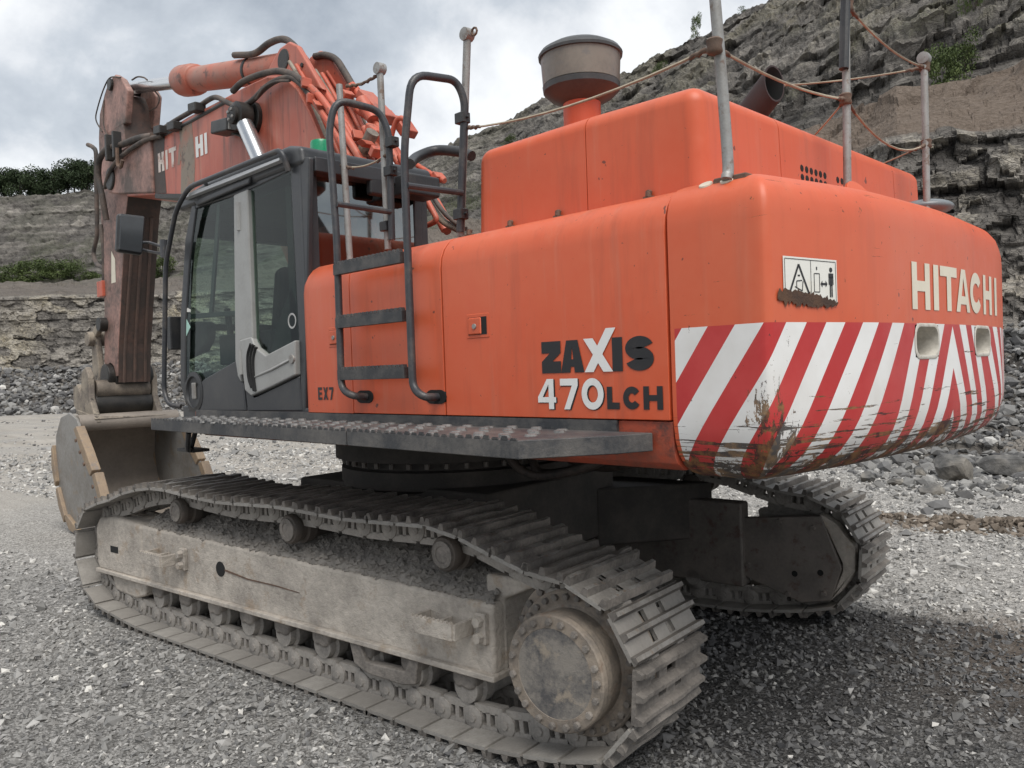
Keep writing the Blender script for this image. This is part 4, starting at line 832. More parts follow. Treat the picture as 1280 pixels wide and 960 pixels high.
hose([(5.593,0,5.541), (5.4,0,5.47), (5.242,0,5.341), (5.325,0,5.256), (5.8,-0.1,5.334)], .009, 'hose', 'grease_line', ARM)
hose([(5.803,0.1,5.685), (5.621,0.1,5.674), (5.424,0.1,5.61), (5.33,0.1,5.555)], .01, 'hose', 'grease_line', ARM)
for q in ((3.484,0.34,4.708), (4.389,0.34,4.686), (4.028,0.34,4.646)): obj('pipe_clamp', G().obox(q, (.09, 0, .01), (0, .06, 0), (0, 0, .045)), 'grease', BOOM, .01)
obj('boom_rail', G().tube([(4.56,0.3,4.652), (3.698,0.3,4.635), (3.28,0.3,4.633), (2.907,0.3,4.635)], .02, 6), 'black', BOOM)
for q in ((5.573,0.4,4.775), (5.815,0.4,4.789)): obj('hose_clamp', G().obox(q, (.03, 0, 0), (0, .05, 0), (0, 0, .16)), 'grease', BOOM, .01)
obj('hose_hook', G().tube(bend([(5.522,0.42,4.722), (5.521,0.42,4.511), (5.422,0.42,4.462), (5.361,0.42,4.545)], .04), .022, 6), 'rust', BOOM)
PP = [([(1.694,0.02,4.563), (1.439,0.02,4.282), (1.116,0.05,3.813), (0.842,0.1,3.502)], .03), ([(1.035,0.2,3.991), (0.801,0.2,3.676), (0.616,0.2,3.446)], .028), ([(0.985,0.26,3.902), (0.818,0.26,3.638), (0.694,0.26,3.472)], .028),
      ([(1.146,-0.02,4.182), (0.867,-0.02,3.972), (0.582,-0.02,3.587), (0.388,-0.02,3.338)], .033), ([(1.513,-0.2,4.527), (1.243,-0.2,4.256), (0.915,-0.2,3.853), (0.763,-0.2,3.597), (0.515,-0.2,3.252)], .03),
      ([(0.787,-0.05,3.58), (0.755,-0.05,3.726), (0.713,-0.05,3.876), (0.641,-0.05,3.971), (0.566,-0.05,3.972), (0.591,-0.1,3.923), (0.676,-0.15,3.772)], .022), ([(0.552,0,3.656), (0.407,0,3.454), (0.217,0,3.243), (0.03,0,2.978)], .03),
      ([(0.559,-0.1,3.575), (0.38,-0.1,3.437), (0.239,-0.1,3.258), (0.059,-0.1,3.01)], .028), ([(0.578,-0.2,3.614), (0.396,-0.2,3.506), (0.24,-0.2,3.424)], .022),
      ([(0.049,0.25,2.975), (-0.102,0.25,2.982), (-0.168,0.25,3.007), (-0.126,0.25,3.083), (-0.058,0.25,3.183)], .022), ([(0.818,0.05,3.571), (0.612,0.05,3.336), (0.366,0.05,3.072), (0.273,0.05,2.933)], .03),
      ([(0.865,0.12,3.933), (0.608,0.12,3.616), (0.318,0.12,3.214), (0.135,0.12,2.969)], .03)]
for p, r in PP: hose(p, r, 'pipe', 'oil_pipe')
hose([(0.123,0.1,3.251), (0.007,0.1,3.104), (-0.09,0.1,3.011), (-0.257,0.1,2.927)], .028, 'linkage', 'oil_pipe'); hose([(0.05,0.12,3.26), (-0.082,0.12,3.105), (-0.195,0.12,3.01), (-0.341,0.12,2.924)], .018, 'hose')
hose([(0.81,-0.3,3.668), (0.719,-0.3,3.725), (0.558,-0.3,3.725), (0.372,-0.3,3.712), (0.234,-0.3,3.67)], .03, 'hose')
MB = obj('valve_block', G().obox((0.775,0.1,3.837), (.07, 0, .05), (0, .05, 0), (-.045, 0, .08)), 'pipe', BOOM, .02)
obj('pipe_union', G().cyl((0.635,0.2,3.833), (0.824,0.2,3.661), .055, .05, 12), 'linkage', BOOM)
obj('pipe_union', G().cyl((1.025,0.02,4.219), (0.876,0.02,4.02), .06, .05, 12), 'pipe', BOOM)
for a, b in (((1.155,-0.1,4.332), (0.815,-0.1,4.029)), ((1.061,-0.22,4.18), (0.952,-0.22,4.07)), ((0.919,-0.3,4.092), (0.794,-0.3,3.939))):
    a, b = V(a), V(b); obj('pipe_bracket', G().obox((a+b)/2, (b-a)/2, (0, .08, 0), (a-b).cross(V(0, 1, 0)).normalized()*.04), 'boom', BOOM, .01)
for k_ in range(9):                         # steel pipes running down the boom's back
    y = -.26 + .065*k_; w_ = (.02, .026, .018, .024, .02, .028, .02, .022, .018)[k_]; o_ = .035 + .02*(k_ % 3)
    hose([(1.74+o_*.3, y, 4.63+o_), (1.64+o_*.2, y, 4.50+o_), (1.44+o_*-.3, y*1.02, 4.19+o_), (1.12-o_*.8, y*1.04, 3.64+o_*.6), (.66-o_, y*1.05, 2.92+o_*.5), (.14-o_, y*1.05, 2.2+o_*.4)], w_, 'pipe' if k_ % 4 else 'linkage', 'oil_pipe')
rs = random.Random(9)
for q in ((1.561,0.14,4.444), (1.3,0.38,4.362), (1.239,0.37,4.214), (1.137,0.36,4.137), (1.321,-0.1,4.418), (1.192,0.05,4.296), (0.616,0.28,3.719), (0.533,0.25,3.644), (0.475,0.22,3.542), (0.374,0.05,3.44), (0.25,0.05,3.329), (0.793,0.3,3.626), (0.817,0.22,3.839), (1.17,0.1,4.225), (0.38,-0.15,3.431), (0.317,-0.2,3.465)):
    d = V(rs.uniform(-1, 1), rs.uniform(-.3, .3), rs.uniform(-1, 1)).normalized()*.03
    obj('pipe_clamp', G().obox(q, d, (0, .05, 0), d.cross(V(0, 1, 0)).normalized()*.04), 'pipe', BOOM, .008)

# ---- undercarriage (its own frame: x' forward along the tracks)
SPX, SPZ, IDX, IDZ, PR = -2.135, .535, 2.36, .525, .348
def chain_path():
    p = []
    for k in range(25):                     # round the sprocket: from below to above, at the rear
        a = R(-90 - 190*k/24 + 3); p.append((SPX + PR*math.cos(a), SPZ + PR*math.sin(a)))
    p += [(-1.93, .905), (-1.72, .965), (-1.5, 1.03), (-1.30, 1.055), (-1.0, 1.04), (-.65, 1.03), (-.3, 1.045), (.0, 1.05), (.35, 1.035), (.65, 1.028), (1.0, 1.045), (1.3, 1.066), (1.55, 1.06), (1.85, 1.01), (2.12, .93)]
    for k in range(25):
        a = R(80 - 170*k/24); p.append((IDX + PR*math.cos(a), IDZ + PR*math.sin(a)))
    p += [(2.0, .135), (1.75, .116), (1.3, .112), (.5, .112), (-.5, .112), (-1.4, .112), (-1.75, .13)]
    return p
def resample(p, n):
    P = [V(a, b) for a, b in p] + [V(*p[0])]; L = [0]
    for a, b in zip(P, P[1:]): L.append(L[-1] + (b-a).length)
    out = []; j = 0
    for k in range(n):
        s = L[-1]*k/n
        while L[j+1] < s: j += 1
        out.append(P[j].lerp(P[j+1], (s - L[j])/(L[j+1]-L[j])))
    return out, L[-1]
pp = chain_path(); _, LEN = resample(pp, 10); NSH = round(LEN/.2171); pins, _ = resample(pp, NSH); PITCH = LEN/NSH
def shoe_mesh(seed):
    rs = random.Random(seed); g = G(); h = PITCH/2 + .010; q = PITCH/2 - .009; z0, z1 = .050, .070
    g.cur = 1
    # plate in strips, with the two mud openings beside the chain left open
    hx = .028
    for y0, y1, holes in ((-.30, -.105, 0), (-.105, -.055, 1), (-.055, .055, 0), (.055, .105, 1), (.105, .30, 0)):
        if holes:
            for a, b in ((-q, -.072), (-.020, .020), (.072, q)): g.box(a, b, y0, y1, z0, z1)
        else: g.box(-q, q, y0, y1, z0, z1); g.box(-h, h, y0 + (.0015 if y0 < -.29 else 0), y1 - (.0015 if y1 > .29 else 0), .0615, z1+.0005)
    g.cur = 0
    for x, hh in ((-h+.018, .040), (.0, .038), (h-.022, .040)):       # three grousers
        n = 9; ys = [-.30 + .60*k/n for k in range(n+1)]; tops = [hh - rs.random()*.006 - (.012 if rs.random() < .12 else 0) for _ in ys]
        o = len(g.v)
        for y, t in zip(ys, tops):
            e = .004 if -.29 < y < .29 else -.001
            g.v += [(x-.021, y, z1-.002), (x-.010, y, z1+t), (x+.010, y, z1+t), (x+.021, y, z1-.002)]
        for k in range(n):
            for j in range(3): g.f.append((o+k*4+j, o+k*4+j+1, o+(k+1)*4+j+1, o+(k+1)*4+j)); g.mi.append(2 if j == 1 else 0)
        g.f += [(o, o+3, o+2, o+1), (o+n*4, o+n*4+1, o+n*4+2, o+n*4+3)]; g.mi += [0, 0]
    return mesh('track_shoe', g, ['muddy', 'shoeplate', 'grousertop'], 30)
SHOES = [shoe_mesh(k) for k in range(4)]
def worn_shoe():
    """battered shoe: holes broken through between the grousers near the middle"""
    g = G(); h = PITCH/2 + .010; rs = random.Random(4); xs = [-h, -.062, -.020, .022, .066, h]; ys = [-.30, -.11, -.05, .03, .10, .17, .30]
    gone = {(1, 1), (3, 2), (1, 3), (3, 4)}
    for i in range(5):
        for j in range(6):
            if (i, j) not in gone: g.box(xs[i], xs[i+1], ys[j], ys[j+1], .052, .070)
    for x in (-h+.018, 0, h-.022):
        y = -.30
        while y < .295:
            y1 = min(.30, y + rs.uniform(.05, .13)); q = .028 + rs.random()*.012
            if y < -.06 or y > .12 or rs.random() < .7: g.prism([(x-.020, .068), (x-.009, .07+q), (x+.009, .07+q), (x+.020, .068)], y, y1)
            y = y1
    return mesh('track_shoe', g, 'muddy', 30)
WORN = worn_shoe()
def link_mesh():
    g = G(); h = PITCH/2
    for s in (-1, 1):
        ya, yb = s*.085, s*.14
        g.prism([(-h+.01, -.074), (h-.02, -.074), (h-.01, -.05), (h-.02, -.034), (-h+.02, -.034)], ya, yb)      # rail
        g.prism([(-h+.02, .028), (h-.06, .028), (h-.06, .052), (-h+.02, .052)], ya, yb)
        for x in (-.062, -.008, .05): g.box(x-.013, x+.013, ya, yb, -.04, .03)
        for x, q, yy in ((h, .062, yb), (-h, .05, ya)):
            g.lathe([(q*.9, 0), (q, .06), (q, .94), (q*.86, 1)], (x, ya - s*.004 if x < 0 else ya, 0), V(0, (yb-ya)*1.18, 0), 12)
        g.lathe([(.026, 0), (.022, .012)], (h, yb + s*.006, 0), V(0, s, 0), 8)
    g.cyl((h, -.085, 0), (h, .085, 0), .03, None, 10)
    return mesh('chain_link', g, 'link', 40)
LINK = link_mesh()
def crawler(side):
    """side = +1 near (left) track, -1 far one"""
    yc = 1.37*side
    TR = empty('crawler_track', (0, 0, 0), EXC, SLEW); shift = 0 if side > 0 else -.13
    # thin backing strip of pins under the shoes keeps the loop one chain
    for k in range(NSH):
        a, b = pins[k], pins[(k+1) % NSH]; mid = (a+b)/2; d = (b-a).normalized(); x = V(d.x, 0, d.y); z = V(-d.y, 0, d.x)
        m = Matrix((x, z.cross(x), z)).transposed().to_4x4()      # outward is to the left of travel
        m.translation = (mid.x + shift, yc, mid.y)
        worn = side > 0 and mid.x < -2.42 and .42 < mid.y < .62
        s = bpy.data.objects.new('track_shoe', WORN if worn else SHOES[(k*7) % 4]); COL.objects.link(s); s.parent = TR; s.matrix_local = m
        l = bpy.data.objects.new('chain_link', LINK); COL.objects.link(l); l.parent = TR; l.matrix_local = m
    # side frame
    F = 1.55
    def Y(a): return side*a
    g = G(); lo, hi = sorted((Y(1.19), Y(F)))
    g.prism([(-1.66, .37), (2.0, .37), (2.0, .80), (-1.66, .735)], lo, hi); FR = obj('track_frame', g, 'muddy2', EXC, .025, 2); FR.rotation_euler = (0, 0, SLEW)
    lo2, hi2 = sorted((Y(1.22), Y(F+.012)))
    obj('front_yoke', G().prism([(1.85, .37), (2.58, .37), (2.62, .42), (2.62, .72), (2.56, .80), (2.3, .83), (1.85, .80)], lo2, hi2), 'muddy2', FR, .035, 3)
    obj('frame_skirt', G().box(-1.68, 2.61, Y(F-.25), Y(F+.03), .352, .386), 'muddy2', FR, .008, 1)
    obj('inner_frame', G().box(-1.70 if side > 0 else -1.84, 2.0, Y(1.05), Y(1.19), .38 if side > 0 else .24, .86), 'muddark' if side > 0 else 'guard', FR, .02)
    if side > 0:
        # packed dirt lying on the frame
        nx, ny = 150, 26; g = G(); rs = np.random.default_rng(3)
        noi = rs.random((nx, ny)); 
        for _ in range(1): noi = .5*noi + .25*(np.roll(noi, 1, 0) + np.roll(noi, 1, 1))
        for i in range(nx):
            for j in range(ny):
                x = -1.64 + 3.45*i/(nx-1); q = j/(ny-1); edge = .03*(1 + .6*math.sin(i*.7) * math.sin(i*.23+1))
                y = F - .012 - edge*.4*(1-q) - .44*q; z = .735 + .065*(x+1.66)/3.66 + (.0 if j == 0 else .012) + .15*min(1, q*1.25)**.8 + (noi[i, j]-.5)*.034*min(1, j/2) + .016*math.sin(x*5.1)*q
                g.v.append((x, y, z))
        g.f = [(i*ny+j, (i+1)*ny+j, (i+1)*ny+j+1, i*ny+j+1) for i in range(nx-1) for j in range(ny-1)]; g.mi = [0]*len(g.f)
        obj('packed_dirt', g, 'dirt', FR, kind='stuff', smooth=180)
        gr = G(); r2 = random.Random(31); gv = g.v
        for _ in range(4200):
            i_ = r2.randrange(nx); j_ = min(ny-1, int(r2.random()**1.1*ny)); x, y, z = gv[i_*ny + j_]; s_ = .006 + .022*r2.random()**3; x += r2.uniform(-.012, .012); y += r2.uniform(-.01, .01)*(j_ > 1)
            q_ = [V(r2.uniform(-.5, .5), r2.uniform(-.5, .5), r2.uniform(-.5, .5))*s_*.5 for _ in range(6)]
            gr.add([V(x, y, z) + a_*s_ + b_ for a_, b_ in zip((V(1, 0, 0), V(-1, 0, 0), V(0, 1, 0), V(0, -1, 0), V(0, 0, .8), V(0, 0, -.8)), q_)], [(0, 2, 4), (2, 1, 4), (1, 3, 4), (3, 0, 4), (2, 0, 5), (1, 2, 5), (3, 1, 5), (0, 3, 5)])
        obj('dirt_clods', gr, 'dirt', FR, kind='stuff', smooth=0)
        for x0, z0 in ((1.62, .62), (-1.22, .615)):             # two boarding steps welded to the frame
            g = G(); x1 = x0 - .30; yy = F + .14
            g.box(x0, x1, yy-.012, yy+.012, z0-.05, z0+.035); g.box(x0-.012, x0+.012, F, yy, z0-.05, z0+.03); g.box(x1-.012, x1+.012, F, yy, z0-.05, z0+.03); g.box((x0+x1)/2-.02, (x0+x1)/2+.0, F, yy, z0-.03, z0+.02)
            for k in range(10):
                xx = x0 - .30*(k+.5)/10; g.prism([(xx-.012, z0+.03), (xx+.012, z0+.03), (xx+.006, z0+.045), (xx-.006, z0+.045)], yy-.012, yy+.012)
            st = obj('frame_step', g, 'muddy2', FR, .004, 1)
            obj('step_plate', G().box(x1-.045, x1-.115, F-.005, F+.03, z0-.085, z0+.075), 'muddy2', st, .008, 1)
            for zz in (-.045, .035): obj('bolt', G().cyl((x1-.08, F+.03, z0+zz), (x1-.08, F+.062, z0+zz), .030, .026, 6), 'muddy2', st)
        for pts in ([(.78 + .055*math.cos(R(a)), .60 + .052*math.sin(R(a))) for a in range(0, 360, 20)], [(2.30 + c_*.065, .565 + d_*.026) for c_, d_ in ((-1, -1), (1, -1), (1, 1), (-1, 1))]):
            obj('frame_hole', G().prism(pts, F - .01, F + (.0135 if pts[0][0] > 1.8 else .0025)), 'seam', FR)
        obj('frame_crack', G().tube([(.72, F+.001, .60), (.45, F+.001, .575), (.15, F+.001, .575), (-.1, F+.001, .565)], [.008, .006, .005, .003], 4), 'rust', FR)
    # rollers
    ccount = 0
    for x in (1.29, -.04, -1.362):
        z = .955 if side > 0 else .95
        cr_ = obj('carrier_roller', G().lathe([(.062, -.30), (.075, -.29), (.078, -.2), (.078, -.08), (.10, -.075), (.10, -.02), (.078, -.015), (.078, .02), (.092, .03), (.094, .06), (.085, .075), (.075, .078)], (x, Y(1.50), z), V(0, side, 0), 20), 'rollergrime', FR, smooth=40)
        obj('roller_cap', G().lathe([(.07, .074), (.07, .088), (.045, .09), (.042, .084), (.02, .086), (.001, .086)], (x, Y(1.50), z), V(0, side, 0), 18), 'muddy', cr_, smooth=35)
        obj('roller_stand', G().box(x-.07, x+.07, Y(1.12), Y(1.26), .8, .93), 'muddark', FR, .01)
    for k in range(9):
        x = 1.70 - .392*k
        r_ = obj('track_roller', G().lathe([(.06, -.42), (.075, -.40), (.10, -.38), (.10, -.30), (.085, -.29), (.085, -.08), (.10, -.07), (.105, .0), (.085, .01), (.08, .05)], (x, Y(1.47), .262), V(0, side, 0), 16), 'link', FR, smooth=40)
        obj('roller_bracket', G().prism([(x-.085, .36), (x-.085, .30), (x-.065, .265), (x-.02, .25), (x+.02, .262), (x+.06, .25), (x+.085, .29), (x+.085, .36)], Y(1.40), Y(1.535)), 'muddy', r_, .022, 2)
    obj('track_guide', G().prism([(-.56, .36), (-.60, .23), (-.72, .195), (-1.0, .19), (-1.10, .215), (-1.13, .36), (-1.06, .36), (-1.02, .27), (-.70, .26), (-.65, .36)], Y(1.49), Y(1.56)), 'muddy', FR, .01, 2)
    obj('front_guard', G().prism([(2.45, .36), (2.38, .22), (2.05, .20), (1.90, .24), (1.86, .36)], Y(1.40), Y(1.53)), 'muddy2', FR, .02, 2)
    obj('idler', G().lathe([(.12, -.1), (.3, -.09), (.315, -.06), (.31, -.05), (.335, -.04), (.335, .04), (.31, .05), (.315, .06), (.3, .09), (.12, .1)], (IDX, Y(1.37), IDZ), V(0, 1, 0), 36), 'muddark', FR, smooth=40)
    # final drive
    g = G(); n = 21; pts = []
    for k in range(n*4):
        a = 6.283185*k/(n*4); r = (.335, .365, .365, .335)[k % 4]; pts.append((SPX + r*math.cos(a), SPZ + r*math.sin(a)))
    g.prism(pts, Y(1.33), Y(1.41)); DR = obj('final_drive', g, 'link', EXC, .004, 1); DR.rotation_euler = (0, 0, SLEW)
    if side > 0:
        obj('sprocket_flange', G().lathe([(.36, 1.435), (.388, 1.44), (.388, 1.47), (.378, 1.476), (.336, 1.478), (.336, 1.522), (.328, 1.53), (.268, 1.532), (.256, 1.54), (.256, 1.61), (.262, 1.62), (.262, 1.66), (.24, 1.66)], (SPX, 0, SPZ), V(0, 1, 0), 56, False), 'drum', DR, smooth=30)
        obj('drive_cover', G().lathe([(.262, 1.655), (.266, 1.668), (.262, 1.69), (.256, 1.696), (.203, 1.697), (.20, 1.693)], (SPX, 0, SPZ), V(0, 1, 0), 56, False), 'drum', DR, smooth=25)
        obj('drive_plate', G().lathe([(.204, 1.692), (.201, 1.695), (.001, 1.696)], (SPX, 0, SPZ), V(0, 1, 0), 56, False), 'drive', DR, smooth=25)
        for k in range(19):
            a = R(8 + 360*k/19 + (3 if k % 4 == 0 else 0)); c = (SPX + .233*math.cos(a), 1.697, SPZ + .233*math.sin(a))
            obj('bolt', G().lathe([(.017, 0), (.0175, .008), (.015, .016), (.008, .017)], c, V(0, 1, 0), 8), 'muddy', DR, smooth=40)
        for k in range(30):
            a = R(360*k/30); c = (SPX + .305*math.cos(a), 1.53, SPZ + .305*math.sin(a)); obj('bolt', G().lathe([(.016, 0), (.016, .02), (.01, .022)], c, V(0, 1, 0), 6), 'muddy', DR)
        for k in range(24):
            a = R(7 + 360*k/24); c = (SPX + .362*math.cos(a), 1.477, SPZ + .362*math.sin(a)); obj('bolt', G().lathe([(.02, 0), (.02, .016), (.012, .018)], c, V(0, 1, 0), 6), 'muddy', DR)
        obj('frame_rear', G().prism([(-1.55, .36), (-1.665, .37), (-1.665, .74), (-1.80, .80), (-1.95, .86), (-1.55, .86)], Y(1.15), Y(1.47)), 'muddy2', FR, .02, 2)
    else:
        pts = [(-1.81, .74), (-2.394, .806), (-2.524, .456), (-2.448, .225), (-2.243, .177), (-1.80, .321)]
        GD = obj('motor_guard', G().prism(pts, -1.18, -1.10), 'guard', DR, .008, 2)
        obj('guard_frame', G().prism([(-1.74, .80), (-1.81, .80), (-1.80, .31), (-1.74, .29)], -1.18, -1.085), 'guard', DR, .006)
        g = G(); ring = [(-2.38, .82), (-2.49, .76), (-2.61, .61), (-2.61, .45), (-2.53, .31), (-2.43, .21)]; inn = [(-2.38, .80), (-2.43, .71), (-2.525, .49), (-2.525, .44), (-2.455, .26), (-2.40, .22)]
        g.prism(ring + inn[::-1], -1.20, -1.11); obj('guard_rim', g, 'muddy2', DR, .01)
        for x, z in ((-2.1, .74), (-1.86, .40), (-2.15, .23), (-2.40, .27), (-2.34, .72)): obj('bolt', G().cyl((x, -1.10, z), (x, -1.08, z), .022, .018, 6), 'guard', GD)
        for x, z in ((-2.2, .38), (-2.38, .41)): obj('guard_hole', G().cyl((x, -1.11, z), (x, -1.0985, z), .022, None, 10), 'seam', GD)
    return TR
crawler(1); crawler(-1)
g = G(); g.prism([(-.95, -.75), (.95, -.75), (.95, .75), (-.95, .75)], .62, 1.12, 'xy')
for sx in (1, -1):
    for sy in (1, -1): g.prism([(sx*.35, sy*.7), (sx*.95, sy*.5), (sx*1.55, sy*1.2), (sx*.75, sy*1.2)], .55, .98, 'xy')
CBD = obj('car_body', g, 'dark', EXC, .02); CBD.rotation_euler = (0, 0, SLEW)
obj('swing_bearing', G().lathe([(.83, 1.08), (.86, 1.10), (.86, 1.22), (.80, 1.23), (.80, 1.28), (.9, 1.29), (.9, 1.42)], (0, 0, 0), V(0, 0, 1), 48), 'dark', EXC, smooth=40)
SB = [o for o in EXC.children if o.name.startswith('swing_bearing')][0]
for k_ in range(40):
    a = R(9*k_); obj('bolt', G().cyl((.84*math.cos(a), .84*math.sin(a), 1.28), (.84*math.cos(a), .84*math.sin(a), 1.245), .018, .018, 6), 'guard', SB)
for y0, z0, x1 in ((.35, 1.38, -1.25), (.15, 1.36, -1.1), (-.1, 1.38, -1.35), (-.35, 1.37, -1.2)):
    obj('hydraulic_hose', G().tube(cr([(-.75, y0*.6, 1.40), (-.95, y0, z0-.08), (x1, y0*1.15, z0-.16), (x1-.5, y0*1.3, z0-.05), (x1-.7, y0*1.3, 1.46)], 6), .028, 8), 'hose', EXC, smooth=60)
for x0, x1, y0, y1 in ((-2.7, -1.75, .25, 1.1), (-2.7, -1.75, -.7, .2), (-1.7, -1.0, .55, 1.15)):
    p_ = obj('belly_plate', G().box(x0, x1, y0, y1, 1.448, 1.468), 'guard', EXC, .006)
    for x in (x0+.06, x1-.06):
        for y in (y0+.06, y1-.06): obj('bolt', G().cyl((x, y, 1.448), (x, y, 1.432), .018, .016, 6), 'dark', p_)

# ================================================================== THE QUARRY
CAMP = np.array((-4.7424, 4.1049)); VIEW = math.radians(-45.02)
def hsh(i, j, k, s=0):
    n = (i.astype(np.int64)*374761393 + j.astype(np.int64)*668265263 + k.astype(np.int64)*2147483647 + s*1274126177) & 0xffffffff
    n = ((n ^ (n >> 13))*1274126177) & 0xffffffff; n = ((n ^ (n >> 16))*2246822519) & 0xffffffff
    return ((n ^ (n >> 15)) & 0xffffff)/float(0xffffff)
def vnoise(p, s=0):
    f = np.floor(p).astype(np.int64); t = p - f; t = t*t*(3-2*t); r = 0
    for a in (0, 1):
        for b in (0, 1):
            for c in (0, 1):
                w = (t[:, 0] if a else 1-t[:, 0])*(t[:, 1] if b else 1-t[:, 1])*(t[:, 2] if c else 1-t[:, 2])
                r = r + w*hsh(f[:, 0]+a, f[:, 1]+b, f[:, 2]+c, s)
    return r - .5
def fbm(p, o=4, s=0): return sum(vnoise(p*2.03**k + 17.3*k, s+k)*.5**k for k in range(o))
def cells(p, s=0):
    """random value and edge distance of the Voronoi cell each point falls in"""
    f = np.floor(p).astype(np.int64); d1 = np.full(len(p), 9.); d2 = np.full(len(p), 9.); v = np.zeros(len(p))
    for a in (-1, 0, 1):
        for b in (-1, 0, 1):
            for c in (-1, 0, 1):
                i, j, k = f[:, 0]+a, f[:, 1]+b, f[:, 2]+c
                q = np.stack([i + hsh(i, j, k, s+1), j + hsh(i, j, k, s+2), k + hsh(i, j, k, s+3)], 1)
                d = np.abs(q - p).max(1)*.6 + np.linalg.norm(q - p, axis=1)*.4
                n = d < d1; d2 = np.where(n, d1, np.minimum(d2, d)); v = np.where(n, hsh(i, j, k, s+4), v); d1 = np.where(n, d, d1)
    return v, d2 - d1
def npmesh(name, v, quads, mat, attrs=None, smooth=False):
    me = bpy.data.meshes.new(name); nv, nf, k = len(v), len(quads), quads.shape[1]
    me.vertices.add(nv); me.vertices.foreach_set('co', np.ascontiguousarray(v, dtype=np.float32).ravel())
    me.loops.add(nf*k); me.loops.foreach_set('vertex_index', np.ascontiguousarray(quads, dtype=np.int32).ravel())
    me.polygons.add(nf); me.polygons.foreach_set('loop_start', np.arange(0, nf*k, k, dtype=np.int32))
    me.update(calc_edges=True)
    if smooth: me.polygons.foreach_set('use_smooth', np.ones(nf, dtype=bool))
    else: me.polygons.foreach_set('use_smooth', np.zeros(nf, dtype=bool))
    for n, a in (attrs or {}).items():
        at = me.attributes.new(n, 'FLOAT', 'POINT'); at.data.foreach_set('value', np.ascontiguousarray(a, dtype=np.float32))
    me.materials.append(mat); return me
def add(name, me, kind=None):
    o = bpy.data.objects.new(name, me); COL.objects.link(o)
    if kind: o['kind'] = kind
    return o
def gridq(nu, nv, flip=False):
    i, j = np.meshgrid(np.arange(nu-1), np.arange(nv-1), indexing='ij'); a = (i*nv+j).ravel()
    q = np.stack([a, a+nv, a+nv+1, a+1], 1); return q[:, ::-1] if flip else q
def dirxy(u, d):
    """plan point seen in column u (of 1280) at depth d along the view axis"""
    t = (u - 640)/1017.9; c, s = math.cos(VIEW), math.sin(VIEW); return CAMP + d*np.array((c + t*s, s - t*c))

# ---- ground
cS, sS = math.cos(SLEW), math.sin(SLEW)
def ground_z(x, y):
    P = np.stack([x, y, np.zeros_like(x)], 1); r = np.hypot(x - CAMP[0], y - CAMP[1])
    xu, yu = cS*x + sS*y, -sS*x + cS*y
    z = .03*fbm(P*.55, 3, 5) + .028*fbm(P*2.3, 3, 9) + .015*fbm(P*6, 2, 12)
    near = np.clip(1 - np.maximum(np.abs(xu) - 3.0, 0)/1.2, 0, 1)*np.clip(1 - np.maximum(np.abs(yu) - 1.7, 0)/.8, 0, 1)
    z = z*(1 - .75*near) + .018*near
    rut = 1/(1+np.exp(-(yu + 1.72 + .10*np.sin(xu*1.7) + .35*fbm(P*1.2, 2, 3))*34))*1/(1+np.exp((xu + 2.55)*5))     # sunk strip left by the tracks behind the machine
    z = z + .075*(1-rut)/(1+np.exp((xu + 2.55)*5)) - .0*rut
    e = np.abs((x + 2.2)*.07 + (y + 5.25) + .35*fbm(P*.8, 2, 31)); b = np.exp(-(e/.2)**2)*np.clip((-x - .6)/.6, 0, 1)
    z = z + b*(.085 + .10*np.abs(fbm(P*5, 3, 44)))          # ridge of soil pushed up by a blade
    z = z + .35*fbm(P*.05, 2, 71)*np.clip((r - 14)/30, 0, 1)
    return z, rut, b, xu, yu
na, nr_ = 560, 300
ang = VIEW + np.concatenate([np.linspace(-math.pi, -.85, 80)[:-1], np.linspace(-.85, .85, 401), np.linspace(.85, math.pi, 80)[1:]])
rad = np.concatenate([[.2, .8], np.geomspace(1.3, 60, 250), np.geomspace(64, 900, 30)])
A, Rr = np.meshgrid(ang, rad, indexing='ij'); gx, gy = (CAMP[0] + np.cos(A)*Rr).ravel(), (CAMP[1] + np.sin(A)*Rr).ravel()
gz, rut, berm, xu, yu = ground_z(gx, gy)
def wet_shade(x, y, xu, yu):  # moist churned gravel, with shade beneath the machine painted into the same dark tone
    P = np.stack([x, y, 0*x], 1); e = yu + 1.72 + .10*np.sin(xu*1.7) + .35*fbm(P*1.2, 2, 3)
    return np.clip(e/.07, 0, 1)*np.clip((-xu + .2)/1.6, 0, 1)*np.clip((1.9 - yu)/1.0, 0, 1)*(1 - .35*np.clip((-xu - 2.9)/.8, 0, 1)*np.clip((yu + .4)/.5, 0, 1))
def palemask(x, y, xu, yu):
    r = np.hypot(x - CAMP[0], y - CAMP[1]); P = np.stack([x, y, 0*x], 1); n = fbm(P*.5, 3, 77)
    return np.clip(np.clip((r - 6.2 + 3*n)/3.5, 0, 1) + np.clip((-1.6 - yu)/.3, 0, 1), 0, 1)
damp_shade = wet_shade(gx, gy, xu, yu); palea = palemask(gx, gy, xu, yu)
k = NT('gravel_ground'); n1 = k.noise(.35, 6, .6); n2 = k.noise(5, 6, .65); v1 = k.voro(42, 'F1', 'Color'); vs = k.n('ShaderNodeSeparateColor'); k.l(v1, vs.inputs[0])
v2 = k.voro(95, 'F1', 'Color'); vs2 = k.n('ShaderNodeSeparateColor'); k.l(v2, vs2.inputs[0])
tone = k.math('ADD', k.math('MULTIPLY', vs.outputs[0], .5), k.math('MULTIPLY', vs2.outputs[1], .5))
pale = k.mix(k.attr('pale'), k.ramp(tone, (.15, (.085, .082, .078)), (.5, (.185, .179, .17)), (.85, (.34, .33, .315))), k.ramp(tone, (.15, (.16, .153, .143)), (.5, (.30, .287, .268)), (.85, (.50, .48, .45))))
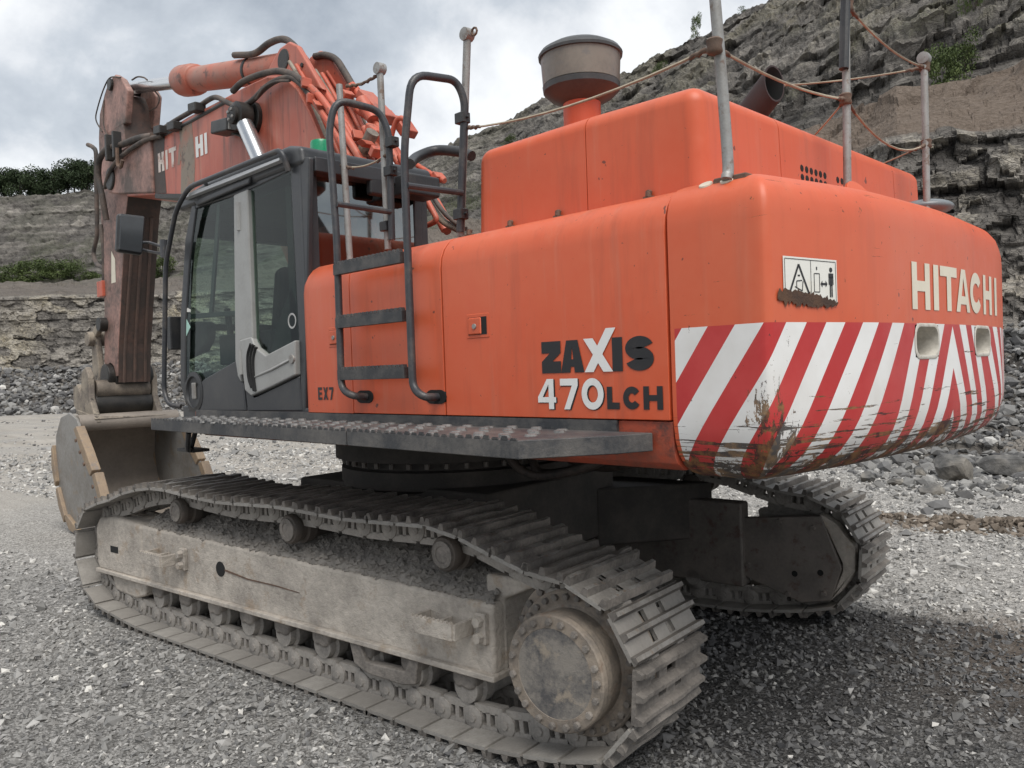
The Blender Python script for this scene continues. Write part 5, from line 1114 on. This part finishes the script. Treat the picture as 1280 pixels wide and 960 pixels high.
dark = k.ramp(tone, (.15, (.022, .022, .022)), (.55, (.055, .053, .052)), (.9, (.13, .126, .122)))
rn = k.noise(1, 6, .65, vec=k.mapped((.25, 1.6, 1))); road = k.ramp(k.math('ADD', k.math('MULTIPLY', n2, .45), k.math('MULTIPLY', rn, .55)), (.33, (.25, .23, .205)), (.5, (.37, .34, .30)), (.66, (.46, .43, .39)))
c = k.mix(k.math('ADD', k.attr('damp_shade'), k.math('MULTIPLY', k.math('SUBTRACT', n2, .5), .5), clamp=True), pale, dark)
c = k.mix(k.math('MULTIPLY', k.attr('road'), k.step(n1, .3, .6)), c, road)
c = k.mix(k.math('MULTIPLY', k.attr('soil'), .85), c, k.ramp(n2, (.3, (.10, .075, .055)), (.7, (.2, .15, .11))))
h = k.math('ADD', k.math('MULTIPLY', k.voro(42), .8), k.math('ADD', k.math('MULTIPLY', k.voro(95), .4), k.math('MULTIPLY', n2, .6)))
MAT['ground'] = k.done(c, .9, None, k.bump(h, .9, .02), .2)
rr = np.hypot(gx - CAMP[0], gy - CAMP[1])
brown = np.clip((-xu - 2.6)/1.2, 0, 1)*np.clip((yu + 2.0)/.25, 0, 1)*np.clip((.2 - yu)/1.2, 0, 1)*.55
road_a = np.clip((rr - 11)/6, 0, 1)*np.clip((gx - 2)/8, 0, 1)
add('ground', npmesh('ground', np.stack([gx, gy, gz], 1), gridq(len(ang), len(rad)), MAT['ground'], {'pale': palea, 'damp_shade': damp_shade, 'soil': np.maximum(berm, brown), 'road': road_a}, True), 'structure')

# ---- loose gravel: real stones, joined, too many to count
ico = []
t_ = (1 + 5**.5)/2
ICO = np.array([(-1, t_, 0), (1, t_, 0), (-1, -t_, 0), (1, -t_, 0), (0, -1, t_), (0, 1, t_), (0, -1, -t_), (0, 1, -t_), (t_, 0, -1), (t_, 0, 1), (-t_, 0, -1), (-t_, 0, 1)])/math.hypot(1, t_)
ICF = np.array([(0, 11, 5), (0, 5, 1), (0, 1, 7), (0, 7, 10), (0, 10, 11), (1, 5, 9), (5, 11, 4), (11, 10, 2), (10, 7, 6), (7, 1, 8), (3, 9, 4), (3, 4, 2), (3, 2, 6), (3, 6, 8), (3, 8, 9), (4, 9, 5), (2, 4, 11), (6, 2, 10), (8, 6, 7), (9, 8, 1)])
OCT = np.array([(1, .25, 0), (-1, -.2, .1), (.2, 1, 0), (-.15, -1, 0), (.1, .1, 1), (-.1, 0, -1)]); OCF = np.array([(0, 2, 4), (2, 1, 4), (1, 3, 4), (3, 0, 4), (2, 0, 5), (1, 2, 5), (3, 1, 5), (0, 3, 5)])
def stones(name, x, y, z, size, tone, mat, flat=.62, lo=False):
    n = len(x); B_, BF = (OCT, OCF) if lo else (ICO, ICF); nb = len(B_); V_ = np.repeat(B_[None], n, 0)*(1 + (RNG.random((n, nb, 1)) - .5)*.75)
    if lo: V_ = V_*1.1 + RNG.normal(size=(n, nb, 3))*.11
    V_ *= np.stack([1 + RNG.random(n)*.5, .75 + RNG.random(n)*.4, flat*(.7 + .6*RNG.random(n))], 1)[:, None, :]
    q = RNG.normal(size=(n, 3))*.45; a = RNG.random(n)*6.283; ca, sa = np.cos(a), np.sin(a)
    def rot(V_, i, j, a): ca, sa = np.cos(a)[:, None], np.sin(a)[:, None]; A_, B_ = V_[:, :, i].copy(), V_[:, :, j].copy(); V_[:, :, i] = A_*ca - B_*sa; V_[:, :, j] = A_*sa + B_*ca
    rot(V_, 1, 2, q[:, 0]); rot(V_, 0, 2, q[:, 1]); rot(V_, 0, 1, a)
    V_ = V_*size[:, None, None]*.5 + np.stack([x, y, z + size*.12], 1)[:, None, :]
    F_ = (BF[None] + nb*np.arange(n)[:, None, None]).reshape(-1, 3)
    return npmesh(name, V_.reshape(-1, 3), F_, mat, {'tone': np.repeat(tone, nb)})
k = NT('gravel_stone'); to = k.attr('tone'); nn = k.noise(30, 4, .6)
c = k.ramp(k.math('ADD', to, k.math('MULTIPLY', k.math('SUBTRACT', nn, .5), .18)), (.0, (.045, .045, .047)), (.35, (.12, .118, .118)), (.62, (.23, .225, .215)), (.85, (.38, .37, .355)), (1, (.60, .58, .54)))
MAT['stone'] = k.done(c, .85, None, k.bump(nn, .3, .005), .25)
N = 125000
th_ = VIEW + (RNG.random(N) - .5)*1.5; r_ = np.exp(RNG.random(N)*math.log(26/1.7))*1.7
sx, sy = CAMP[0] + np.cos(th_)*r_, CAMP[1] + np.sin(th_)*r_; sz, s_rut, s_b, sxu, syu = ground_z(sx, sy)
size = np.exp(RNG.normal(-4.0, .40, N))*np.clip(.66 + .10*r_, .8, 2.4)
dmp_shade = wet_shade(sx, sy, sxu, syu); spale = palemask(sx, sy, sxu, syu)
tn = np.clip(RNG.normal(.63, .14, N) - .28*dmp_shade + .15*spale*(1-dmp_shade) + .30*(RNG.random(N) < .03), .02, 1)
keep = ~((np.abs(syu) < 1.72) & (sxu > -2.3) & (sxu < 2.6) & (np.abs(np.abs(syu) - 1.37) < .33))
keep &= ~((np.abs(syu) < 1.0) & (sxu > -1.5))
patch = fbm(np.stack([sx, sy, 0*sx], 1)*.9, 3, 88); keep &= RNG.random(N) < np.clip(.82 + .9*patch - .35*s_b, .2, 1)
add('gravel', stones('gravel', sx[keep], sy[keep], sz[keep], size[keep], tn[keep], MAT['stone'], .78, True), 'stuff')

n = 4500; tq = VIEW + (RNG.random(n) - .5)*1.5; rq = 18 + 32*RNG.random(n); fx, fy = CAMP[0] + np.cos(tq)*rq, CAMP[1] + np.sin(tq)*rq; pq = fbm(np.stack([fx, fy, 0*fx], 1)*.25, 3, 91) > -.05; fx, fy = fx[pq], fy[pq]
add('scattered_stones', stones('scattered_stones', fx, fy, ground_z(fx, fy)[0], np.exp(RNG.normal(-2.6, .45, len(fx))), np.clip(RNG.normal(.6, .15, len(fx)), .05, 1), MAT['stone'], .7, True), 'stuff')

# ---- quarry wall: one swept terrain, worked benches left, broken face right
PU = np.array([-620, -420, -200, 0, 230, 450, 700, 960, 1130, 1280, 1420, 1640, 1900]); PD = np.array([44, 47, 50, 51, 52, 47, 32, 18, 13.4, 12.8, 12.2, 11.2, 9.5])
uu = np.concatenate([np.linspace(-620, -60, 50)[:-1], np.linspace(-60, 260, 190)[:-1], np.linspace(260, 520, 40)[:-1], np.linspace(520, 960, 170)[:-1], np.linspace(960, 1330, 260)[:-1], np.linspace(1330, 1900, 60)])
base = np.array([dirxy(u, d) for u, d in zip(uu, np.interp(uu, PU, PD))]); ker = np.hanning(61); ker /= ker.sum()
tan = np.gradient(base, axis=0); tan = np.stack([np.convolve(np.pad(tan[:, i], 30, 'edge'), ker, 'valid') for i in (0, 1)], 1); tan /= np.linalg.norm(tan, axis=1)[:, None]
out = np.stack([-tan[:, 1], tan[:, 0]], 1); sgn = np.sign(((CAMP - base)*out).sum(1))[:, None]; out = -out*sgn     # away from the pit
RD = np.interp(uu, (-620, 0, 230, 450, 530, 590, 640, 690, 800, 880, 960, 1130, 1280, 1640, 1900), (120, 137, 135, 128, 124, 113, 108, 99, 92, 83, 76, 64, 55, 40, 30))
FD = np.interp(uu, (-620, 0, 230, 450, 700, 960, 1130, 1280, 1640, 1900), (100, 110, 108, 88, 64, 48, 41, 37, 29, 22))
BD = np.interp(uu, PU, PD); mixw = np.clip((uu - 380)/600, 0, 1); mixw = mixw*mixw*(3-2*mixw)
cosd = 1/np.hypot(1, (uu - 640)/1017.9); kR = lambda *a: np.array(a)
oR5, oL5 = kR(0, 4.0, 8.3, 9.0, 12.2, 13.2), kR(0, 3.6, 7.6, 8.2, 9.8, 11.2)
zR, zL = kR(-.05, .85, 2.1, 2.8, 8.2, 8.8, 11.9, 12.8, 15, 25, 35, 36, 37.5), kR(-.3, 1.35, 2.9, 3.2, 8.35, 8.7, 15.0, 15.6, 16.3, 24.5, 33.6, 34.2, 35)
SEGN = [14, 16, 5, 62, 5, 26, 8, 8, 44, 48, 6, 7]
wk = np.concatenate([i + np.arange(n)/n for i, n in enumerate(SEGN)] + [[12.]]); ROW = {i: int(sum(SEGN[:i])) for i in range(13)}
KO = oL5[None]*(1-mixw[:, None]) + oR5[None]*mixw[:, None]; F0 = (FD-BD)/cosd; R0 = (RD-BD)/cosd
top6 = (F0 - 3)*(1-mixw) + np.minimum(F0 - 4, 18.5)*mixw
KO = np.concatenate([KO, np.stack([top6, F0 - 1.5, F0, F0 + .48*(R0-F0), R0, R0 + 7, R0 + 70], 1)], 1); KZ = zL[None]*(1-mixw[:, None]) + zR[None]*mixw[:, None]
off = np.array([np.interp(wk, range(13), q_) for q_ in KO]); hz = np.array([np.interp(wk, range(13), q_) for q_ in KZ])
out = base - CAMP; out = out/np.linalg.norm(out, axis=1)[:, None]
nu, nw = len(uu), len(wk); Kf = np.repeat(wk[None], nu, 0); Mx = np.repeat(mixw[:, None], nw, 1)
WX = base[:, 0:1] + out[:, 0:1]*off; WY = base[:, 1:2] + out[:, 1:2]*off; WZ = hz.copy()
P = np.stack([WX.ravel(), WY.ravel(), WZ.ravel()], 1); kf = Kf.ravel(); mx = Mx.ravel()
def band(a, b, c, d): return np.clip((kf - a)/(b-a), 0, 1)*np.clip((d - kf)/(d-c), 0, 1)
face, upper, talus, bermw, bench = band(2.0, 2.6, 3.95, 4.4), band(7.0, 8.1, 10.0, 10.9), 1 - np.clip((kf - 2.3)/.9, 0, 1), band(4.0, 4.6, 5.8, 6.5), band(5.0, 6.2, 7.0, 7.8)
wp_ = P + .5*np.stack([fbm(P*.5, 2, 201), fbm(P*.5, 2, 202), fbm(P*.35, 2, 203)], 1)
Lr = 1 - mx*.35
tilt = np.stack([P[:, 0], P[:, 1], P[:, 2] + .0*P[:, 0]], 1)
zs_ = np.stack([np.ones_like(mx), np.ones_like(mx), 1.95 - .75*mx], 1); c1, e1_ = cells(wp_*.78*zs_, 1); c2, e2_ = cells(wp_*1.9*zs_, 2); c3, e3_ = cells(wp_*np.array((.16, .16, .34)), 3); c4, e4_ = cells(wp_*np.array((.5, .5, .8)), 4)
f1, f2 = fbm(P*.18, 4, 51), fbm(P*1.1, 4, 52)
lay = hsh(np.floor((P[:, 2] + .35*fbm(P*.12, 2, 61))*1.35).astype(int), np.zeros(len(P), int), np.zeros(len(P), int), 7)
lay2 = hsh(np.floor((P[:, 2] + .8*fbm(P*.06, 2, 63))*.42).astype(int), np.zeros(len(P), int), np.zeros(len(P), int), 8)
d = face*((c1-.5)*(.24 + .22*mx) + (c2-.5)*(.16 + .12*mx) + (lay-.5)*(.24 + .1*mx) + (lay2-.5)*.5*mx + f2*(.25 + .45*mx) + f1*1.4*mx) + upper*((c3-.5)*.5*(.35+mx) + (c4-.5)*.40*(.4+mx) + (c1-.5)*.35*mx + (lay2-.5)*1.5*mx + (lay-.5)*.5 + f1*1.6*(.5+mx) + f2*.32) + talus*((c2-.5)*.28*(kf > .25) + f2*.35 + (c4-.5)*.3*np.clip(kf-.3, 0, 1)) + bermw*(f1*1.4 + f2*.30 + (c2-.5)*.10) + bench*(f1*2.5 + (c4-.5)*.6)
nx_, ny_ = np.repeat(out[:, 0], nw), np.repeat(out[:, 1], nw); slope = np.where(kf < 2.4, .55, np.where((kf > 4) & (kf < 7.5), .35, .92))
P2 = P.copy(); P2[:, 0] -= nx_*d*slope; P2[:, 1] -= ny_*d*slope; P2[:, 2] += d*(1-slope)*.9 + np.where(kf > 10.4, f1*2.0, 0) + np.where((kf > 8.2) & (kf < 10.4), f2*.6, 0)
tone = np.clip(.5 + .14*face*(1-mx) + face*((c1-.5)*.35 + (c2-.5)*.35 + (lay-.5)*.3) + upper*((c3-.5)*.2 + (c4-.5)*.25 + f2*.22 + (lay-.5)*.22 + (lay2-.5)*.2) + talus*((c2-.5)*.45) - .22*face*(e1_ < .05) - .15*upper*(e4_ < .05), 0, 1)
soil = np.clip(bermw*1.1*(.35 + .65*mx) + bench*.35*mx + talus*.12*mx, 0, 1)
veg = np.clip((band(5.6, 6.6, 8.2, 8.9)*(1-mx) + band(6.4, 7.2, 8.2, 8.8)*mx*.5 + upper*.35)*np.clip((f1*2.2 + f2*.7 + .08)*2.2, 0, 1) + np.clip((kf - 10.6)/.8, 0, 1)*.8, 0, 1)
cream = np.clip(face*(1-mx)*np.clip((f1 + .20 - .10*(P[:, 2]-3.5)/3)*3.5, 0, 1)*(c1 > .35) + upper*mx*np.clip((f2*1.2 + f1*1.8 - .1)*2.4, 0, 1)*.5 + face*mx*(c2 > .8)*.35, 0, 1)
k = NT('quarry_rock'); to = k.attr('tone'); a1 = k.noise(1.2, 7, .65); a2 = k.noise(7, 6, .65); a3 = k.noise(.16, 5, .6)
tv = k.math('ADD', to, k.math('ADD', k.math('MULTIPLY', k.math('SUBTRACT', a2, .5), .7), k.math('MULTIPLY', k.math('SUBTRACT', a1, .5), .5)))
bed = k.noise(1, 6, .7, vec=k.mapped((.10, .10, 1.9))); tv = k.math('ADD', tv, k.math('MULTIPLY', k.math('SUBTRACT', bed, .5), .75))
c = k.ramp(tv, (.05, (.035, .032, .03)), (.33, (.095, .088, .081)), (.58, (.17, .157, .142)), (.9, (.33, .305, .272)))
c = k.mix(k.math('MULTIPLY', k.attr('cream'), k.step(a2, .35, .6)), c, k.ramp(a1, (.35, (.36, .31, .22)), (.65, (.50, .46, .385))))
c = k.mix(k.math('MULTIPLY', k.attr('soil'), k.step(k.math('ADD', a1, k.math('MULTIPLY', k.attr('soil'), .3)), .42, .62)), c, k.ramp(a2, (.3, (.10, .078, .062)), (.72, (.205, .165, .135))))
c = k.mix(k.math('MULTIPLY', k.attr('veg'), k.step(a2, .40, .62)), c, k.ramp(k.noise(3, 5, .7), (.35, (.022, .032, .012)), (.7, (.07, .085, .03))))
crk = k.voro(1.7, 'DISTANCE_TO_EDGE', vec=k.mapped((1, 1, 1.7))); crk2 = k.voro(5.5, 'DISTANCE_TO_EDGE', vec=k.mapped((1, 1, 1.5)))
hh = k.math('ADD', k.math('MULTIPLY', a2, .9), k.math('MULTIPLY', k.math('SUBTRACT', 1.0, k.attr('soil'), clamp=True), k.math('ADD', k.math('MULTIPLY', k.step(crk, 0, .06), .35), k.math('MULTIPLY', k.step(crk2, 0, .08), .22))))
MAT['rock'] = k.done(c, .95, None, k.bump(hh, .9, .16), .15)
WALLV = P2.reshape(nu, nw, 3)
add('quarry_face', npmesh('quarry_face', P2, gridq(nu, nw, True), MAT['rock'], {'tone': tone, 'soil': soil, 'veg': veg, 'cream': cream}), 'structure')
def wallpt(u, key):
    i = int(np.argmin(np.abs(uu - u))); j = int(np.argmin(np.abs(wk - key))); return WALLV[i, j]

# ---- rubble lying on the foot of the wall
n = 9000; iu = RNG.integers(0, nu-1, n*3); w_ = np.where((uu[iu] > -80) & (uu[iu] < 1400))[0][:n]; iu = iu[w_]; n = len(iu)
jk = (RNG.random(n)**1.25*(ROW[3]-1)).astype(int); q = WALLV[iu, jk] + RNG.normal(size=(n, 3))*np.array((.12, .12, .0))
dist = np.hypot(q[:, 0]-CAMP[0], q[:, 1]-CAMP[1]); sz_ = np.minimum(np.exp(RNG.normal(-2.15, .5, n))*np.clip(dist/22, .8, 1.9), .5)
add('rubble', stones('rubble', q[:, 0], q[:, 1], q[:, 2], sz_, np.clip(RNG.normal(.47, .17, n), .05, .95), MAT['stone'], .75), 'stuff')
n = 2600; uq = RNG.random(n)*520 + 900; dq = np.interp(uq, PU, PD) - np.abs(RNG.normal(0, 1.3, n)); q = np.array([dirxy(u, d) for u, d in zip(uq, dq)])
gz2 = ground_z(q[:, 0], q[:, 1])[0]; add('loose_stones', stones('loose_stones', q[:, 0], q[:, 1], gz2, np.exp(RNG.normal(-2.9, .6, n)), np.clip(RNG.normal(.55, .16, n), .05, 1), MAT['stone'], .7), 'stuff')

# clods of soil pushed up in a ridge
n = 2600; cx2 = RNG.random(n)*4.5 - 5.4; cy2 = -5.25 - (cx2 + 2.2)*.07 + RNG.normal(0, .13, n); kk = cx2 < -.7; cx2, cy2 = cx2[kk], cy2[kk]
k = NT('soil_clod'); MAT['clod'] = k.done(k.ramp(k.math('ADD', k.attr('tone'), k.math('MULTIPLY', k.math('SUBTRACT', k.noise(25, 4), .5), .3)), (.2, (.085, .07, .056)), (.8, (.22, .185, .152))), .95, None, k.bump(k.noise(40, 4), .5, .01), .1)
add('soil_clods', stones('soil_clods', cx2, cy2, ground_z(cx2, cy2)[0] - .01, np.minimum(np.exp(RNG.normal(-3.1, .5, len(cx2))), .10), RNG.random(len(cx2)), MAT['clod'], .8), 'stuff')

# ---- boulders one can tell apart
k = NT('boulder_rock'); a2 = k.noise(5, 7, .65); a3 = k.noise(1.5, 5, .6)
c = k.mix(k.step(a3, .42, .62), k.ramp(a2, (.3, (.06, .059, .058)), (.7, (.18, .175, .168))), k.ramp(a2, (.3, (.11, .099, .085)), (.7, (.27, .25, .22))))
MAT['boulder'] = k.done(c, .9, None, k.bump(a2, .7, .05), .2)
def boulder(x, y, s, sc, seed, label):
    import bmesh
    rs = np.random.default_rng(seed); bm = bmesh.new(); bmesh.ops.create_icosphere(bm, subdivisions=4, radius=1)
    vs = np.array([v.co[:] for v in bm.verts]); cut = rs.normal(size=(13, 3)); cut /= np.linalg.norm(cut, axis=1)[:, None]; lim = .52 + .33*rs.random(13)
    for c_, l_ in zip(cut, lim): h_ = vs @ c_; o_ = np.maximum(h_ - l_, 0); vs = vs - o_[:, None]*c_
    vs = vs*(1 + .10*fbm(vs*2.2 + seed, 4, seed))[:, None]*np.array(sc)*s
    for v, p in zip(bm.verts, vs): v.co = p
    me = bpy.data.meshes.new('boulder'); bm.to_mesh(me); bm.free(); me.materials.append(MAT['boulder'])
    o = bpy.data.objects.new('boulder', me); COL.objects.link(o); z = float(ground_z(np.array([x]), np.array([y]))[0][0]); o.location = (x, y, z + s*sc[2]*.55); o.rotation_euler = (0, 0, seed*1.3)
    return tag(o, label, 'boulder', 'boulders fallen at the foot of the right-hand rock face')
for a_ in (
    (-0.84, -8.98, 0.31, (1, 0.85, 1.0), 3, 'large grey angular boulder standing just below the striped counterweight edge'),
    (-1.33, -9.66, 0.33, (1.25, 0.9, 0.62), 5, 'wide pale-topped boulder at the right edge of the photo below the counterweight'),
    (-0.29, -8.27, 0.15, (1.25, 0.9, 0.55), 8, 'small whitish flat boulder right of the far track top'),
    (0.17, -8.38, 0.13, (1.1, 0.9, 0.8), 11, 'small pale block peeking out between counterweight and far track'),
    (-0.97, -7.64, 0.17, (1.3, 0.9, 0.6), 13, 'low dark grey boulder left of the large angular boulder'),
    (-1.38, -7.59, 0.12, (1.3, 0.9, 0.5), 17, 'small flat slab lying in front of the large angular boulder'),
    (-0.35, -12.21, 0.26, (1.2, 0.9, 0.7), 19, 'grey boulder in the rubble between the two largest boulders'),
    (-0.36, -14.75, 0.55, (1.3, 1, 0.75), 21, 'big dark boulder high in the rubble at the right edge of the photo'),
    (-1.68, -8.09, 0.1, (1.3, 1, 0.6), 23, 'small grey stone at the foot of the wide pale-topped boulder'),
    (-0.27, -9.25, 0.14, (1, 1, 0.7), 27, 'brownish rounded stone behind the low dark boulder'),
): boulder(*a_)

# ---- trees and bushes: trunk, limbs and leaf clumps
def leafmat(name, dark, mid, lite):
    k = NT(name); t = k.attr('tone'); c = k.ramp(k.math('ADD', t, k.math('MULTIPLY', k.math('SUBTRACT', k.noise(.9, 4), .5), .5)), (.1, dark), (.5, mid), (.95, lite)); return k.done(c, .7, None, None, .2)
MAT['leafdark'] = leafmat('leaf_dark', (.010, .017, .009), (.028, .043, .02), (.06, .085, .038))
MAT['leafgreen'] = leafmat('leaf_green', (.022, .034, .012), (.062, .088, .03), (.12, .15, .055))
MAT['bark'] = mat_worn('bark', (.06, .05, .04), (.1, .085, .07), .4, .7, 6, .9, .5)
def crown_mesh(name, h, w, n, leaf, mat, seed, base=.25, clumps=14):
    rs = np.random.default_rng(seed); cc = []
    for _ in range(clumps):
        a, q, z = rs.random()*6.283, rs.random()**.6, base + (1-base)*rs.random(); rad = w*.5*(1 - .75*abs(z - (base+.35*(1-base)))/(1-base))
        cc.append((math.cos(a)*q*rad, math.sin(a)*q*rad, z*h, (.16 + .14*rs.random())*w))
    cc = np.array(cc); i = rs.integers(0, clumps, n); dirv = rs.normal(size=(n, 3)); dirv /= np.linalg.norm(dirv, axis=1)[:, None]
    p = cc[i, :3] + dirv*(cc[i, 3]*(.45 + .6*rs.random(n)))[:, None]*np.array((1, 1, .8)); p[:, 2] = np.maximum(p[:, 2], .04*h)
    a = rs.normal(size=(n, 3)); a /= np.linalg.norm(a, axis=1)[:, None]; b = np.cross(a, rs.normal(size=(n, 3))); b /= np.linalg.norm(b, axis=1)[:, None]
    s = leaf*(.6 + .8*rs.random(n))[:, None]; v = np.stack([p - a*s, p + b*s*.55, p + a*s, p - b*s*.55], 1).reshape(-1, 3)
    tone = np.repeat(np.clip(.3 + .35*rs.random(n) + .25*rs.random(clumps)[i], 0, 1), 4)
    return npmesh(name, v, np.arange(4*n).reshape(-1, 4), mat, {'tone': tone})
def trunk_mesh(h, w, r, seed):
    rs = random.Random(seed); g = G(); g.tube(cr([(0, 0, -.3), (rs.uniform(-.03, .03)*h, 0, .3*h), (rs.uniform(-.05, .05)*h, rs.uniform(-.05, .05)*h, .75*h)], 3), [r*(1 - .75*i/6) for i in range(7)], 6)
    for _ in range(6): a = rs.random()*6.28; z = rs.uniform(.22, .6)*h; g.tube([(0, 0, z), (math.cos(a)*w*.22, math.sin(a)*w*.22, z + .14*h), (math.cos(a)*w*.36, math.sin(a)*w*.36, z + .2*h)], [r*.45, r*.3, r*.12], 5)
    return mesh('trunk', g, 'bark', 60)
TM = [(crown_mesh('crown', 1, 1.0, 2600, .030, MAT['leafdark'], s, .2, 16), trunk_mesh(1, 1, .035, s)) for s in (1, 2, 3, 4)]
ORD = ['first', 'second', 'third', 'fourth', 'fifth', 'sixth', 'seventh', 'eighth', 'ninth', 'tenth', 'eleventh', 'twelfth', 'thirteenth', 'fourteenth', 'fifteenth', 'sixteenth', 'seventeenth', 'eighteenth']
rs = random.Random(21)
for i, u in enumerate((4, 16, 27, 37, 48, 57, 66, 76, 85, 95, 104, 113, 122, 132)):
    p = wallpt(u, 10.6 + rs.random()*.5); hgt = rs.uniform(5.0, 6.6)*(1.0 if i > 1 else .95)
    t = empty('tree', (float(p[0]), float(p[1]), float(p[2]) - .7), None, rs.random()*6); t.scale = (hgt*.95, hgt*.95, hgt)
    tag(t, f'dark green tree on the far quarry rim, {ORD[i]} from the left of the photo', 'tree', 'trees along the far quarry rim')
    a, b = TM[i % 4]; obj('trunk', b, None, t); obj('crown', a, None, t)
for i, u in enumerate((203, 214, 225, 236)):
    p = wallpt(u, 10.6 + rs.random()*.4); hgt = rs.uniform(4.5, 6)
    t = empty('tree', (float(p[0]), float(p[1]), float(p[2]) - .7), None, rs.random()*6); t.scale = (hgt, hgt, hgt)
    tag(t, f'dark tree seen between the arm and the cab rail, {ORD[i]} from the left', 'tree', 'trees behind the boom'); a, b = TM[(i+1) % 4]; obj('trunk', b, None, t); obj('crown', a, None, t)
BM = [(crown_mesh('foliage', 1, 1.3, 2200, .034, MAT['leafgreen'], s, .1, 9), trunk_mesh(.6, 1, .03, s)) for s in (11, 12, 13)]
def bush(u, key, h, w, lbl, grp, i=0, lift=0):
    p = wallpt(u, key); t = empty('bush', (float(p[0]), float(p[1]), float(p[2]) - .15*h + lift), None, i*1.7); t.scale = (w/1.3, w/1.3, h)
    tag(t, lbl, 'bush', grp); a, b = BM[i % 3]; obj('stem', b, None, t); obj('foliage', a, None, t)
for i, (u, key, h, w) in enumerate(((6, 7.2, 2.6, 5), (24, 7.0, 3.0, 5), (43, 7.3, 3.4, 5), (60, 7.0, 3.0, 5), (78, 7.2, 2.6, 5), (96, 7.1, 2.4, 4), (112, 7.2, 2.2, 4), (203, 7.0, 2.4, 4), (216, 7.2, 3.0, 4))):
    bush(u, key, h, w, f'low green bush at the foot of the far upper face, {ORD[i]} from the left', 'bushes along the far bench', i)
for i, (u, key, h, w, lb) in enumerate(((1108, 6.9, 1.7, 2.6, 'green bush on the ledge left of the rearmost rope post'), (1132, 7.2, 1.6, 2.0, 'small bush on the ledge touching the rearmost rope post'), (1180, 7.6, 2.6, 2.3, 'dark round bush on the ledge just right of the rearmost rope post'),
      (1216, 8.1, 2.0, 1.8, 'yellow-green bush on the upper rock face near the top right'), (1232, 8.5, 4.2, 1.7, 'tall thin shrub growing up the rock face at the top right corner'),
      (884, 10.1, 2.6, 1.3, 'thin sapling on the skyline left of the tall leaning post'), (942, 10.3, .8, 1.8, 'small tuft on the skyline right of the tall leaning post'), (838, 9.6, 1.2, 1.5, 'small bush on the rock slope above the orange hood'), (650, 9.2, 1.2, 1.8, 'dark bush on the rock slope left of the air cleaner'))):
    bush(u, key, h, w, lb, 'bushes on the right-hand rock face', i)
